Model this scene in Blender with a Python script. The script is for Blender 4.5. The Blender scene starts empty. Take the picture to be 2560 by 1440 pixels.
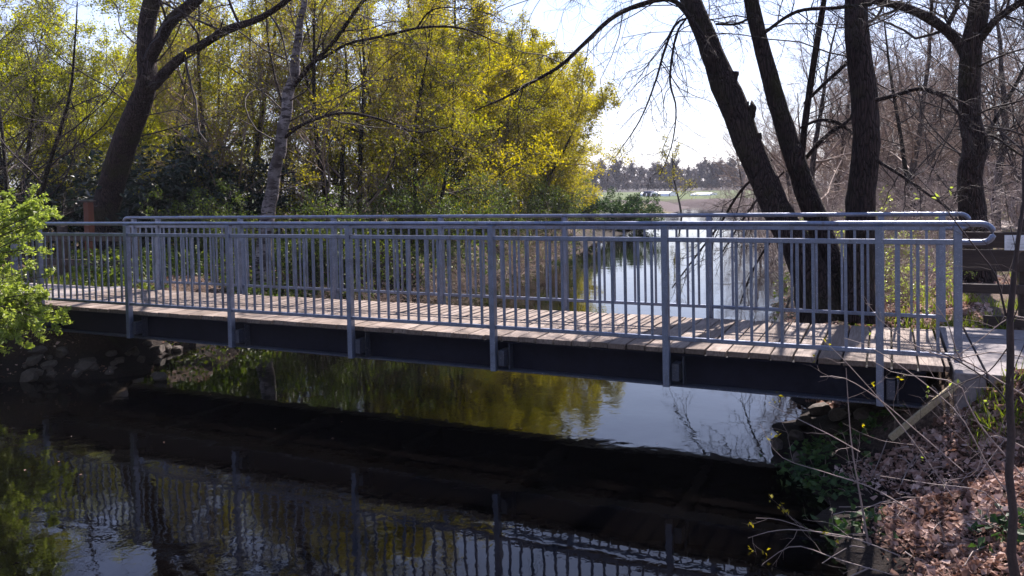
import bpy, math, random
import numpy as np

# ------------------------------------------------------------------ camera, world, sun
SC = bpy.context.scene
COL = SC.collection
F, CY, ROLL, PITCH, YAW = 1971.94, 533.6, -.0209, .0313, .4452
CAM = np.array([9.17, -7.27, 2.535])
_cy, _sy = math.cos(YAW), math.sin(YAW)
FWD = np.array([-_sy*math.cos(PITCH), _cy*math.cos(PITCH), -math.sin(PITCH)])
_r = np.array([_cy, _sy, 0.]); _u = np.cross(_r, FWD)
RIGHT = math.cos(ROLL)*_r + math.sin(ROLL)*_u
UP = -math.sin(ROLL)*_r + math.cos(ROLL)*_u

def ray(px, py): return FWD + RIGHT*(px-1280)/F - UP*(py-CY)/F
def at(px, py, Y):
    d = ray(px, py); return CAM + d*(Y-CAM[1])/d[1]
def atz(px, py, z):
    d = ray(px, py); return CAM + d*(z-CAM[2])/d[2]
def depth(p): return float((np.asarray(p)-CAM) @ FWD)

from mathutils import Matrix, Vector
cd = bpy.data.cameras.new("camera"); cam = bpy.data.objects.new("camera", cd); COL.objects.link(cam)
M4 = Matrix.Identity(4)
for i in range(3):
    M4[i][0] = RIGHT[i]; M4[i][1] = UP[i]; M4[i][2] = -FWD[i]; M4[i][3] = CAM[i]
cam.matrix_world = M4
cd.sensor_width = 36; cd.lens = 36*F/2560
cd.shift_y = -(720-CY)/2560
cd.clip_start = .05; cd.clip_end = 5000
SC.camera = cam

SUN_EL, SUN_AZ = math.radians(46), math.radians(2)     # azimuth measured from +Y towards +X
W = bpy.data.worlds.new("World"); SC.world = W; W.use_nodes = True
nt = W.node_tree; nt.nodes.clear()
sky = nt.nodes.new("ShaderNodeTexSky"); sky.sky_type = 'NISHITA'; sky.sun_disc = False
sky.sun_elevation = SUN_EL; sky.sun_rotation = SUN_AZ; sky.altitude = 50
sky.air_density = 1.0; sky.dust_density = .7; sky.ozone_density = 2.0
bg = nt.nodes.new("ShaderNodeBackground"); bg.inputs[1].default_value = .056
wo = nt.nodes.new("ShaderNodeOutputWorld")
# thin high cloud veil: the Nishita sky keeps its light, its colour is paled
tc_ = nt.nodes.new("ShaderNodeTexCoord"); nz_ = nt.nodes.new("ShaderNodeTexNoise"); nz_.inputs['Scale'].default_value = 2.2; nz_.inputs['Detail'].default_value = 5
mp0 = nt.nodes.new("ShaderNodeMapping"); mp0.inputs['Scale'].default_value = (1, 1, 3.5)
nt.links.new(tc_.outputs['Generated'], mp0.inputs[0]); nt.links.new(mp0.outputs[0], nz_.inputs['Vector'])
rp_ = nt.nodes.new("ShaderNodeValToRGB"); rp_.color_ramp.elements[0].position = .3; rp_.color_ramp.elements[0].color = (.45,)*3+(1,)
rp_.color_ramp.elements[1].position = .75; rp_.color_ramp.elements[1].color = (.75,)*3+(1,)
nt.links.new(nz_.outputs['Fac'], rp_.inputs[0])
mx_w = nt.nodes.new("ShaderNodeMix"); mx_w.data_type = 'RGBA'; mx_w.inputs[7].default_value = (5.2, 5.7, 7.9, 1)
# the veil is thick and bright low over the horizon, thin and blue overhead
sx_ = nt.nodes.new("ShaderNodeSeparateXYZ"); nt.links.new(tc_.outputs['Generated'], sx_.inputs[0])
er_ = nt.nodes.new("ShaderNodeValToRGB"); e_ = er_.color_ramp.elements; e_.new(.3); e_.new(.5)
for q_, (p_, c_) in enumerate([(0, (.84, .82, .95)), (.22, (.70, .80, 1.22)), (.40, (.42, .51, .95)), (1, (.20, .27, .50))]): e_[q_].position = p_; e_[q_].color = (*c_, 1)
nt.links.new(sx_.outputs[2], er_.inputs[0])
sc_w = nt.nodes.new("ShaderNodeVectorMath"); sc_w.operation = 'SCALE'; sc_w.inputs['Scale'].default_value = 10.5
nt.links.new(er_.outputs[0], sc_w.inputs[0]); nt.links.new(sc_w.outputs[0], mx_w.inputs[7])
nt.links.new(rp_.outputs[0], mx_w.inputs[0]); nt.links.new(sky.outputs[0], mx_w.inputs[6])
nt.links.new(mx_w.outputs[2], bg.inputs[0]); nt.links.new(bg.outputs[0], wo.inputs[0])
sl = bpy.data.lights.new("sun", 'SUN'); sl.energy = 5.0; sl.angle = math.radians(.55); sl.color = (1, .91, .86)
so = bpy.data.objects.new("sun", sl); COL.objects.link(so)
sd = Vector((math.sin(SUN_AZ)*math.cos(SUN_EL), math.cos(SUN_AZ)*math.cos(SUN_EL), math.sin(SUN_EL)))
so.rotation_euler = sd.to_track_quat('Z', 'Y').to_euler(); so.location = (0, 30, 40)
SC.view_settings.view_transform = 'Standard'; SC.view_settings.look = 'None'
SC.view_settings.exposure = 1.6; SC.view_settings.gamma = 1
SC.cycles.max_bounces = 8; SC.cycles.transparent_max_bounces = 8
SC.cycles.diffuse_bounces = 3; SC.cycles.glossy_bounces = 3; SC.cycles.transmission_bounces = 3
SC.cycles.caustics_reflective = False; SC.cycles.caustics_refractive = False
SC.cycles.sample_clamp_indirect = 6

# ------------------------------------------------------------------ helpers
def tag(o, label=None, cat=None, group=None, kind=None):
    if label: o['label'] = label
    if cat: o['category'] = cat
    if group: o['group'] = group
    if kind: o['kind'] = kind
    return o
def empty(name, loc, label=None, cat=None, group=None):
    o = bpy.data.objects.new(name, None); COL.objects.link(o); o.location = [float(v) for v in loc]
    o.empty_display_size = .2
    return tag(o, label, cat, group)

def rgb(*c): return (c[0], c[1], c[2], 1)
class NT:
    def __init__(s, name):
        s.m = bpy.data.materials.new(name); s.m.use_nodes = True; s.t = s.m.node_tree; s.t.nodes.clear()
        s.out = s.n("ShaderNodeOutputMaterial")
    def n(s, ty, **kw):
        x = s.t.nodes.new(ty)
        for k, v in kw.items(): setattr(x, k, v)
        return x
    def l(s, a, b): s.t.links.new(a, b)
    def co(s, scale=(1, 1, 1), kind='Object'):
        c = s.n("ShaderNodeTexCoord") if kind != 'World' else s.n("ShaderNodeNewGeometry")
        mp = s.n("ShaderNodeMapping"); mp.inputs['Scale'].default_value = scale
        s.l(c.outputs['Position' if kind == 'World' else kind], mp.inputs[0]); return mp.outputs[0]
    def noise(s, vec, scale, detail=4, rough=.6, dist=0):
        x = s.n("ShaderNodeTexNoise"); x.inputs['Scale'].default_value = scale; x.inputs['Detail'].default_value = detail
        x.inputs['Roughness'].default_value = rough; x.inputs['Distortion'].default_value = dist
        if vec is not None: s.l(vec, x.inputs['Vector'])
        return x.outputs['Fac']
    def ramp(s, fac, stops, interp='LINEAR'):
        x = s.n("ShaderNodeValToRGB"); x.color_ramp.interpolation = interp
        e = x.color_ramp.elements
        while len(e) < len(stops): e.new(.5)
        for k, (p, c) in enumerate(stops): e[k].position = p; e[k].color = rgb(*c)
        s.l(fac, x.inputs[0]); return x.outputs[0]
    def mix(s, fac, a, b, mode='MIX'):
        x = s.n("ShaderNodeMix", data_type='RGBA', blend_type=mode)
        for v, i in ((fac, 0), (a, 6), (b, 7)):
            if isinstance(v, (int, float)): x.inputs[i].default_value = v
            elif isinstance(v, tuple): x.inputs[i].default_value = rgb(*v)
            else: s.l(v, x.inputs[i])
        return x.outputs[2]
    def math(s, op, a, b=0.0):
        x = s.n("ShaderNodeMath", operation=op)
        for v, i in ((a, 0), (b, 1)):
            if isinstance(v, (int, float)): x.inputs[i].default_value = v
            else: s.l(v, x.inputs[i])
        return x.outputs[0]
    def island(s): return s.n("ShaderNodeNewGeometry").outputs['Random Per Island']
    def pbr(s, col, rough=.6, metal=0, spec=.5, bump=None, bs=.3, bd=.01):
        b = s.n("ShaderNodeBsdfPrincipled")
        if isinstance(col, tuple): b.inputs['Base Color'].default_value = rgb(*col)
        else: s.l(col, b.inputs['Base Color'])
        if isinstance(rough, (int, float)): b.inputs['Roughness'].default_value = rough
        else: s.l(rough, b.inputs['Roughness'])
        b.inputs['Metallic'].default_value = metal; b.inputs['Specular IOR Level'].default_value = spec
        if bump is not None:
            bp = s.n("ShaderNodeBump"); bp.inputs['Strength'].default_value = bs; bp.inputs['Distance'].default_value = bd
            s.l(bump, bp.inputs['Height']); s.l(bp.outputs[0], b.inputs['Normal'])
        return b
    def done(s, sh): s.l(sh.outputs[0], s.out.inputs[0]); return s.m

def mat_steel(name, base=(.165, .19, .265), metal=.65):
    t = NT(name); v = t.co(kind='World')
    n1 = t.noise(v, 9, 5, .65); n2 = t.noise(v, 90, 2, .5)
    c = t.mix(t.ramp(n1, [(.3, (.0,)*3), (.72, (1,)*3)]), tuple(x*.72 for x in base), tuple(min(1, x*1.22) for x in base))
    c = t.mix(t.ramp(n2, [(.6, (0,)*3), (.75, (.5,)*3)]), c, (.52, .54, .56))
    st = t.noise(t.co((3, 3, .4), 'World'), 5, 3, .7)
    c = t.mix(t.ramp(st, [(.56, (0,)*3), (.74, (.6,)*3)]), c, (.10, .085, .07))
    r = t.ramp(n1, [(.3, (.3,)*3), (.7, (.5,)*3)])
    return t.done(t.pbr(c, r, metal, .5, n2, .12, .002))
def mat_plain(name, a, b, sc=8, rough=.8, bs=.3, bd=.01, spec=.4, metal=0, stretch=(1, 1, 1)):
    t = NT(name); v = t.co(stretch, 'World'); n1 = t.noise(v, sc, 6, .65); n2 = t.noise(v, sc*6, 4, .6)
    c = t.mix(t.ramp(n1, [(.3, (0,)*3), (.7, (1,)*3)]), a, b)
    c = t.mix(.35, c, t.ramp(n2, [(.3, tuple(x*.5 for x in a)), (.75, tuple(min(1, x*1.5) for x in b))]))
    return t.done(t.pbr(c, rough, metal, spec, t.math('ADD', n1, t.math('MULTIPLY', n2, .5)), bs, bd))
def mat_bark(name, a, b, moss=None, ridge=1.0, scale=1.0):
    t = NT(name); v = t.co((1, 1, .16), 'World'); vv = t.co(kind='World')
    w = t.n("ShaderNodeTexVoronoi", feature='DISTANCE_TO_EDGE'); w.inputs['Scale'].default_value = 34*scale
    nz = t.n("ShaderNodeTexNoise"); nz.inputs['Scale'].default_value = 6; t.l(v, nz.inputs['Vector'])
    ad = t.n("ShaderNodeVectorMath", operation='ADD'); sc_ = t.n("ShaderNodeVectorMath", operation='SCALE'); sc_.inputs['Scale'].default_value = .09
    t.l(nz.outputs['Color'], sc_.inputs[0]); t.l(v, ad.inputs[0]); t.l(sc_.outputs[0], ad.inputs[1]); t.l(ad.outputs[0], w.inputs['Vector'])
    rd = t.ramp(w.outputs['Distance'], [(0, (0,)*3), (.22, (1,)*3)])
    n1 = t.noise(vv, 2.2, 6, .65); n2 = t.noise(vv, 45, 3, .7)
    c = t.mix(t.ramp(n1, [(.3, (0,)*3), (.7, (1,)*3)]), a, b)
    c = t.mix(rd, t.mix(.8, c, (0.004, .003, .003)), c)
    if moss: c = t.mix(t.ramp(t.noise(vv, 1.7, 5, .6), [(.52, (0,)*3), (.7, (.75,)*3)]), c, moss)
    h = t.math('ADD', rd, t.math('MULTIPLY', n2, .6))
    return t.done(t.pbr(c, .9, 0, .25, h, 1.0*ridge, .045))
def mat_birch(name):
    t = NT(name); vv = t.co(kind='World'); v = t.co((1, 1, 4), 'World')
    n1 = t.noise(v, 4, 5, .7); n2 = t.noise(vv, 3.2, 4, .65); n3 = t.noise(vv, 60, 3)
    c = t.mix(t.ramp(n2, [(.35, (0,)*3), (.65, (1,)*3)]), (.11, .09, .088), (.27, .235, .23))
    c = t.mix(t.ramp(n1, [(.49, (0,)*3), (.56, (.95,)*3)]), c, (.025, .018, .017))
    c = t.mix(t.ramp(t.noise(vv, 2.6, 4), [(.48, (0,)*3), (.57, (.8,)*3)]), c, (.06, .045, .042))
    return t.done(t.pbr(c, .8, 0, .3, t.math('ADD', n1, n3), .4, .01))
def mat_leaf(name, cols, trans=.5, rough=.55, spec=.3, nscale=.6):
    t = NT(name); f = t.island()
    n = t.noise(t.co(kind='World'), nscale, 3, .6)
    f2 = t.math('MULTIPLY', t.math('ADD', f, t.ramp(n, [(.3, (0,)*3), (.7, (1,)*3)])), .5)
    c = t.ramp(f2, [(i/(len(cols)-1), k) for i, k in enumerate(cols)])
    b = t.pbr(c, rough, 0, spec)
    tr = t.n("ShaderNodeBsdfTranslucent"); cc = t.n("ShaderNodeHueSaturation"); cc.inputs['Saturation'].default_value = 1.12; cc.inputs['Value'].default_value = 1.5
    t.l(c, cc.inputs['Color']); t.l(cc.outputs[0], tr.inputs[0])
    mx = t.n("ShaderNodeMixShader"); mx.inputs[0].default_value = trans
    t.l(b.outputs[0], mx.inputs[1]); t.l(tr.outputs[0], mx.inputs[2])
    return t.done(mx)

# ---- mesh building
def link(name, me, m, parent=None):
    o = bpy.data.objects.new(name, me); COL.objects.link(o)
    if m is not None and not me.materials: me.materials.append(m)
    if parent is not None: o.parent = parent
    return o
def quads_mesh(name, V, Q, smooth=True):
    me = bpy.data.meshes.new(name)
    V = np.asarray(V, np.float32); Q = np.asarray(Q, np.int32); n = Q.shape[1]
    me.vertices.add(len(V)); me.vertices.foreach_set("co", V.ravel())
    me.loops.add(Q.size); me.loops.foreach_set("vertex_index", Q.ravel())
    me.polygons.add(len(Q)); me.polygons.foreach_set("loop_start", np.arange(len(Q), dtype=np.int32)*n)
    me.polygons.foreach_set("loop_total", np.full(len(Q), n, np.int32))
    me.polygons.foreach_set("use_smooth", np.full(len(Q), bool(smooth)))
    me.update(calc_edges=True); return me
class MB:
    """boxes and bars in one mesh"""
    def __init__(s): s.v = []; s.f = []
    def box(s, x0, x1, y0, y1, z0, z1):
        b = len(s.v)
        s.v += [(x, y, z) for z in (z0, z1) for x, y in ((x0, y0), (x1, y0), (x1, y1), (x0, y1))]
        s.f += [tuple(b+i for i in q) for q in ((3, 2, 1, 0), (4, 5, 6, 7), (0, 1, 5, 4), (1, 2, 6, 5), (2, 3, 7, 6), (3, 0, 4, 7))]
        return s
    def hexa(s, pts):
        b = len(s.v); s.v += [tuple(map(float, p)) for p in pts]
        s.f += [tuple(b+i for i in q) for q in ((3, 2, 1, 0), (4, 5, 6, 7), (0, 1, 5, 4), (1, 2, 6, 5), (2, 3, 7, 6), (3, 0, 4, 7))]
        return s
    def build(s, name, m, parent=None, loc=(0, 0, 0), bevel=0):
        me = bpy.data.meshes.new(name)
        me.from_pydata([tuple(np.array(v)-np.array(loc)) for v in s.v], [], s.f); me.update()
        o = link(name, me, m, parent); o.location = loc if parent is None else tuple(loc)
        if bevel:
            bv = o.modifiers.new("bevel", 'BEVEL'); bv.width = bevel; bv.segments = 2
        return o
def unit(a): return a/np.maximum(np.linalg.norm(a, axis=-1, keepdims=True), 1e-9)
class Tubes:
    def __init__(s): s.b = {}
    def add(s, P, R, n):
        """P (M,k,3), R (M,k)"""
        P = np.asarray(P, float); R = np.asarray(R, float)
        if P.ndim == 2: P, R = P[None], R[None]
        s.b.setdefault((P.shape[1], n), []).append((P, R))
    def mesh(s, name, lump=0, seed=0):
        VV = []; QQ = []; off = 0; rg = np.random.default_rng(seed)
        for (k, n), L in s.b.items():
            P = np.concatenate([a for a, _ in L]); R = np.concatenate([b for _, b in L]); M = len(P)
            T = np.zeros_like(P); T[:, 1:-1] = P[:, 2:]-P[:, :-2]; T[:, 0] = P[:, 1]-P[:, 0]; T[:, -1] = P[:, -1]-P[:, -2]
            T = unit(T); D = unit(P[:, -1]-P[:, 0])
            ref = np.where(np.abs(D[:, 2:3]) > .8, np.array([[1., 0, 0]]), np.array([[0, 0, 1.]]))[:, None, :]
            A = unit(np.cross(T, ref)); B = np.cross(T, A)
            th = np.arange(n)/n*2*math.pi
            RR = R[:, :, None]*np.ones(n)
            if lump:
                z = np.linspace(0, 1, k)[None, :, None]
                for q in range(7):
                    fz = rg.uniform(2, 26); m_ = rg.integers(1, 5)
                    RR = RR*(1+lump*rg.uniform(.3, 1)*np.sin(fz*z*6.28+rg.uniform(0, 6)+m_*th)/(1+.15*q))
            V = P[:, :, None, :]+RR[..., None]*(np.cos(th)[:, None]*A[:, :, None, :]+np.sin(th)[:, None]*B[:, :, None, :])
            idx = np.arange(M*k*n).reshape(M, k, n)+off
            a = idx[:, :-1]; b = idx[:, 1:]
            Q = np.stack([a, np.roll(a, -1, 2), np.roll(b, -1, 2), b], -1).reshape(-1, 4)
            VV.append(V.reshape(-1, 3)); QQ.append(Q); off += M*k*n
        return quads_mesh(name, np.concatenate(VV), np.concatenate(QQ))
def resample(pts, rad, k):
    P = np.asarray(pts, float); R = np.asarray(rad, float)
    Pe = np.vstack([2*P[0]-P[1], P, 2*P[-1]-P[-2]])
    d = np.r_[0, np.cumsum(np.linalg.norm(np.diff(P, axis=0), axis=1))]; d /= d[-1]
    out = []; rr = []
    for t in np.linspace(0, 1, k):
        i = min(len(P)-2, max(0, np.searchsorted(d, t)-1)); u = (t-d[i])/(d[i+1]-d[i])
        p0, p1, p2, p3 = Pe[i:i+4]
        out.append(.5*((2*p1)+(-p0+p2)*u+(2*p0-5*p1+4*p2-p3)*u*u+(-p0+3*p1-3*p2+p3)*u**3))
        rr.append(R[i]*(1-u)+R[i+1]*u)
    return np.array(out), np.array(rr)
def sprout(rg, P, R, n, t0=.15, t1=1., ang=(30, 70), ratio=(.35, .6), rr=.55, rmin=.003, lens=None, taper=.6):
    """n children per polyline -> start, dir, len, rad"""
    M, k, _ = P.shape
    t = (np.arange(n)[None]+rg.uniform(0, 1, (M, n)))/n*(t1-t0)+t0
    x = t*(k-1); i = np.minimum(x.astype(int), k-2); u = (x-i)[..., None]; mi = np.arange(M)[:, None]
    S = P[mi, i]*(1-u)+P[mi, i+1]*u; T = unit(P[mi, i+1]-P[mi, i])
    r = (R[mi, i]*(1-u[..., 0])+R[mi, i+1]*u[..., 0])*rr*rg.uniform(.7, 1.1, (M, n))
    az = rg.uniform(0, 2*math.pi, (M, n))
    ref = np.where(np.abs(T[..., 2:3]) > .9, np.array([1., 0, 0]), np.array([0, 0, 1.]))
    A = unit(np.cross(T, ref)); B = np.cross(T, A)
    th = np.radians(rg.uniform(*ang, (M, n)))[..., None]
    D = np.cos(th)*T+np.sin(th)*(np.cos(az)[..., None]*A+np.sin(az)[..., None]*B)
    L = np.linalg.norm(np.diff(P, axis=1), axis=2).sum(1)[:, None] if lens is None else np.full((M, 1), lens)
    L = L*rg.uniform(*ratio, (M, n))*(1-taper*(t-t0)/(max(t1-t0, 1e-6)))
    return S.reshape(-1, 3), D.reshape(-1, 3), L.reshape(-1), np.maximum(r.reshape(-1), rmin)
def shoot(rg, S, D, L, R, k=5, wob=.25, trop=(0, 0, .05), tip=.35):
    M = len(S); P = np.zeros((M, k, 3)); P[:, 0] = S; d = unit(D); tr = np.array(trop)
    for j in range(1, k):
        d = unit(d+rg.normal(0, wob, (M, 3))+tr); P[:, j] = P[:, j-1]+d*(L/(k-1))[:, None]
    RR = R[:, None]*np.linspace(1, tip, k)[None]
    return P, RR
def leaf_cloud(rg, C, size, spread=.05, up=.5, asp=.55, axis=None):
    """C (N,3) centres -> one pointed quad per leaf"""
    N = len(C); C = C+rg.normal(0, spread, (N, 3))
    n = unit(rg.normal(0, 1, (N, 3))+np.array([0, 0, up])); a = unit(np.cross(n, rg.normal(0, 1, (N, 3))))
    if axis is not None: a = unit(a+axis); n = unit(np.cross(a, np.cross(n, a)))
    b = np.cross(n, a); s = (size*rg.uniform(.6, 1.25, N))[:, None]
    V = np.stack([C-a*s*.5, C-a*s*.05+b*s*asp*.5+n*s*.12, C+a*s*.55, C-a*s*.05-b*s*asp*.5+n*s*.12], 1)
    return V.reshape(-1, 3), np.arange(4*N).reshape(N, 4)
def on_lines(rg, P, per, t0=.2):
    M, k, _ = P.shape; t = rg.uniform(t0, 1, (M, per))*(k-1); i = np.minimum(t.astype(int), k-2); u = (t-i)[..., None]; mi = np.arange(M)[:, None]
    return (P[mi, i]*(1-u)+P[mi, i+1]*u).reshape(-1, 3)
def copy_tree(o, loc, rz=0, sc=(1, 1, 1), label=None, group=None, rx=0, ry=0):
    c = o.copy(); COL.objects.link(c); c.location = [float(v) for v in loc]; c.rotation_euler = (rx, ry, rz); c.scale = sc if not isinstance(sc, (int, float)) else (sc,)*3
    if label: c['label'] = label
    if group: c['group'] = group
    for ch in [x for x in bpy.data.objects if x.parent == o]:
        d = ch.copy(); COL.objects.link(d); d.parent = c
    return c

# ------------------------------------------------------------------ materials
M_steel = mat_steel('galvanised_steel')
M_dull = mat_steel('dull_flange_steel', (.05, .055, .08), .4)
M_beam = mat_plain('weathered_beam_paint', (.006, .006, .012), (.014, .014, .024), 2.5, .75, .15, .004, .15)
M_conc = mat_plain('concrete', (.20, .18, .17), (.34, .31, .30), 5, .9, .3, .01)
M_pave = mat_plain('paving_concrete', (.13, .115, .115), (.225, .20, .20), 4, .9, .35, .006)
M_fence = mat_plain('dark_stained_timber', (.022, .014, .011), (.055, .036, .028), 7, .8, .5, .01, stretch=(.25, 1, 3))
M_undershade = mat_plain('underside_shade_black', (.006, .005, .005), (.012, .010, .010), 7, .9, .3, .01, .1)  # near-black colour standing in for the shade below the deck
M_board = mat_plain('weathered_board', (.20, .16, .09), (.36, .30, .19), 9, .8, .4, .01)
M_orange = mat_plain('orange_stained_wood', (.075, .018, .008), (.12, .032, .012), 7, .7, .3, .01, stretch=(3, 3, .3))
M_stone = mat_plain('rip_rap_stone', (.03, .023, .02), (.10, .08, .066), 5, .85, .6, .02)
M_white = mat_plain('white_sheet', (.60, .61, .63), (.74, .75, .76), 3, .5, .1, .002)
M_ink = mat_plain('dark_ink', (.03, .03, .035), (.05, .05, .06), 30, .6, .1, .001)
M_bark = mat_bark('dark_bark', (.038, .023, .020), (.085, .054, .049), (.045, .042, .014))
M_bark2 = mat_bark('grey_brown_bark', (.095, .075, .07), (.16, .13, .12), None, 1, 1.1)
M_bark3 = mat_bark('wood_bark', (.022, .016, .013), (.05, .038, .028), (.045, .05, .015))
M_birch = mat_birch('birch_bark')
M_twig = mat_plain('dark_twig', (.022, .015, .014), (.045, .032, .029), 3, .85, .1, .002)
M_twig2 = mat_plain('brown_twig', (.15, .10, .075), (.30, .215, .165), 2, .8, .1, .002)
M_twig3 = mat_plain('pale_twig', (.17, .125, .11), (.32, .25, .22), 2, .7, .1, .002)
M_sap = mat_plain('sapling_bark', (.03, .02, .018), (.075, .052, .046), 14, .85, .6, .004, stretch=(1, 1, .5))
L_olive = mat_leaf('olive_spring_leaf', [(.045, .04, .010), (.14, .13, .016), (.28, .25, .03), (.19, .13, .03)], .52)
L_bronze = mat_leaf('bronze_olive_bud', [(.05, .045, .014), (.13, .115, .022), (.23, .20, .03), (.19, .23, .026)], .55)
L_green = mat_leaf('fresh_green_leaf', [(.10, .115, .010), (.25, .26, .018), (.42, .40, .045)], .58)
L_bright = mat_leaf('bright_green_leaf', [(.13, .18, .03), (.28, .34, .07), (.46, .50, .15)], .45, .4)
L_yellow = mat_leaf('yellow_flower_leaf', [(.16, .15, .014), (.30, .26, .022), (.46, .38, .035)], .55)
L_willow = mat_leaf('willow_leaf', [(.11, .11, .018), (.26, .235, .03), (.42, .355, .045)], .6)
L_dark = mat_leaf('laurel_leaf', [(.005, .010, .008), (.011, .022, .014), (.022, .036, .02)], .12, .42, .35)
L_ivy = mat_leaf('ivy_leaf', [(.014, .032, .012), (.03, .065, .018), (.075, .12, .025)], .25, .55, .25, 2.)
L_litter = mat_leaf('dry_leaf', [(.04, .02, .015), (.17, .095, .07), (.40, .27, .225), (.70, .56, .50)], .2, .8, .2, 3)
L_mid = mat_leaf('hedge_leaf', [(.02, .035, .010), (.06, .09, .016), (.16, .19, .03)], .4, .5, .3, 1.2)
L_bud = mat_leaf('distant_bud_haze', [(.03, .022, .025), (.05, .038, .04), (.08, .06, .06)], .2)
L_grass = mat_leaf('grass_blade', [(.07, .10, .015), (.14, .18, .025), (.22, .24, .04)], .45, .6, .3, 2)
L_orange = mat_leaf('copper_leaf', [(.16, .08, .03), (.26, .14, .05), (.3, .2, .08)], .5)

def mat_deck():
    t = NT('weathered_decking'); v = t.co((1, 1, 1), 'World'); g = t.co((40, 2.2, 20), 'World')
    isl = t.island(); n1 = t.noise(v, 2.2, 5, .65); n2 = t.noise(g, 1.4, 5, .6)
    c = t.ramp(isl, [(0, (.15, .11, .086)), (.5, (.23, .178, .146)), (1, (.31, .25, .213))])
    c = t.mix(t.ramp(n2, [(.35, (.75,)*3), (.6, (0,)*3)]), c, (.085, .06, .045))
    c = t.mix(t.ramp(n1, [(.48, (0,)*3), (.7, (.6,)*3)]), c, (.10, .08, .068))
    return t.done(t.pbr(c, .82, 0, .3, n2, .5, .004))
M_deck = mat_deck()
def mat_ground():
    t = NT('earth_and_litter'); v = t.co(kind='World')
    n1 = t.noise(v, .55, 6, .65); n2 = t.noise(v, 7, 6, .7); n3 = t.noise(v, 34, 4, .7)
    litter = t.ramp(n3, [(.32, (.028, .018, .013)), (.5, (.075, .048, .034)), (.68, (.17, .12, .09))])
    grass = t.ramp(n2, [(.3, (.035, .045, .012)), (.7, (.10, .115, .025))])
    c = t.mix(t.ramp(n1, [(.52, (0,)*3), (.62, (.8,)*3)]), litter, grass)
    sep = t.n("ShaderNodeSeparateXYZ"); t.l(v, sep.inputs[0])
    wet_shade = t.ramp(sep.outputs[2], [(.22, (1,)*3), (.62, (0,)*3)]); c = t.mix(wet_shade, c, t.ramp(n3, [(.3, (.006, .004, .004)), (.7, (.022, .015, .012))]))  # bank shade painted into the soil by height, along with wet mud
    # the open field beyond the river: brown stubble, then green meadow
    yy = t.math('ADD', sep.outputs[1], t.math('MULTIPLY', n1, 6))
    field = t.ramp(n2, [(.3, (.04, .028, .03)), (.7, (.075, .052, .055))])
    mead = t.ramp(n2, [(.3, (.035, .055, .014)), (.7, (.065, .09, .022))])
    reed = t.ramp(n2, [(.3, (.06, .05, .015)), (.7, (.12, .105, .03))])
    m0 = t.ramp(t.math('MULTIPLY', t.math('SUBTRACT', yy, 48), .1), [(0, (0,)*3), (1, (1,)*3)])
    m1 = t.ramp(t.math('MULTIPLY', t.math('SUBTRACT', yy, 66), .2), [(0, (0,)*3), (1, (1,)*3)])
    m2 = t.ramp(t.math('MULTIPLY', t.math('SUBTRACT', yy, 98), .3), [(0, (0,)*3), (1, (1,)*3)])
    m3 = t.ramp(t.math('MULTIPLY', t.math('SUBTRACT', yy, 232), .1), [(0, (0,)*3), (1, (1,)*3)])
    c = t.mix(m0, c, reed); c = t.mix(m1, c, field); c = t.mix(m2, c, mead); c = t.mix(m3, c, (.03, .025, .024))
    return t.done(t.pbr(c, .95, 0, .2, t.math('ADD', n3, n2), .8, .03))
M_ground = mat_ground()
def mat_water():
    t = NT('dark_river_water'); v = t.co((1, 1.0, 1), 'World')
    n1 = t.noise(v, 1.6, 3, .5, .3); n2 = t.noise(v, 9, 3, .55, .4); n3 = t.noise(v, .25, 2, .5)
    h = t.math('ADD', t.math('MULTIPLY', n1, 1.0), t.math('MULTIPLY', n2, .16))
    h = t.math('MULTIPLY', h, t.ramp(n3, [(.35, (.25,)*3), (.65, (1,)*3)]))
    b = t.pbr((.0012, .001, .001), .008, 0, .5, h, 1.0, .006)
    b.inputs['IOR'].default_value = 1.33
    return t.done(b)
M_water = mat_water()

# ------------------------------------------------------------------ terrain and water
LY = np.array([-14, -4, -2, -.6, .54, 1.2, 2.2, 8.4, 12.3, 19.9, 28.5, 48.6, 53.5, 73, 84, 90, 96, 200.])
LX = np.array([-4, -3.2, -2.5, -1.86, -.4, -1.2, -1.3, -1.3, -.8, -1.85, -3.3, -6, -7.4, -10.1, -11.5, -18, -60, -60.])
RY = np.array([-14, -7, -4, -1.9, -1.2, -.1, .8, 2.2, 8.4, 14.3, 44, 65.8, 82.7, 90, 97, 104, 200.])
RX = np.array([16, 12.4, 10.3, 8.95, 8.74, 8.33, 8.16, 8.2, 7.3, 6.7, 1.9, -1.85, -5.7, -9, -20, -60, -60.])
def ss(t): t = np.clip(t, 0, 1); return t*t*(3-2*t)
def bumps(x, y):
    return (np.sin(x*1.7+y*.9)*np.cos(y*1.3-x*.4)+.5*np.sin(x*4.1+1.3)*np.sin(y*3.7)+.3*np.sin(x*9+y*7))*.05
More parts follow.
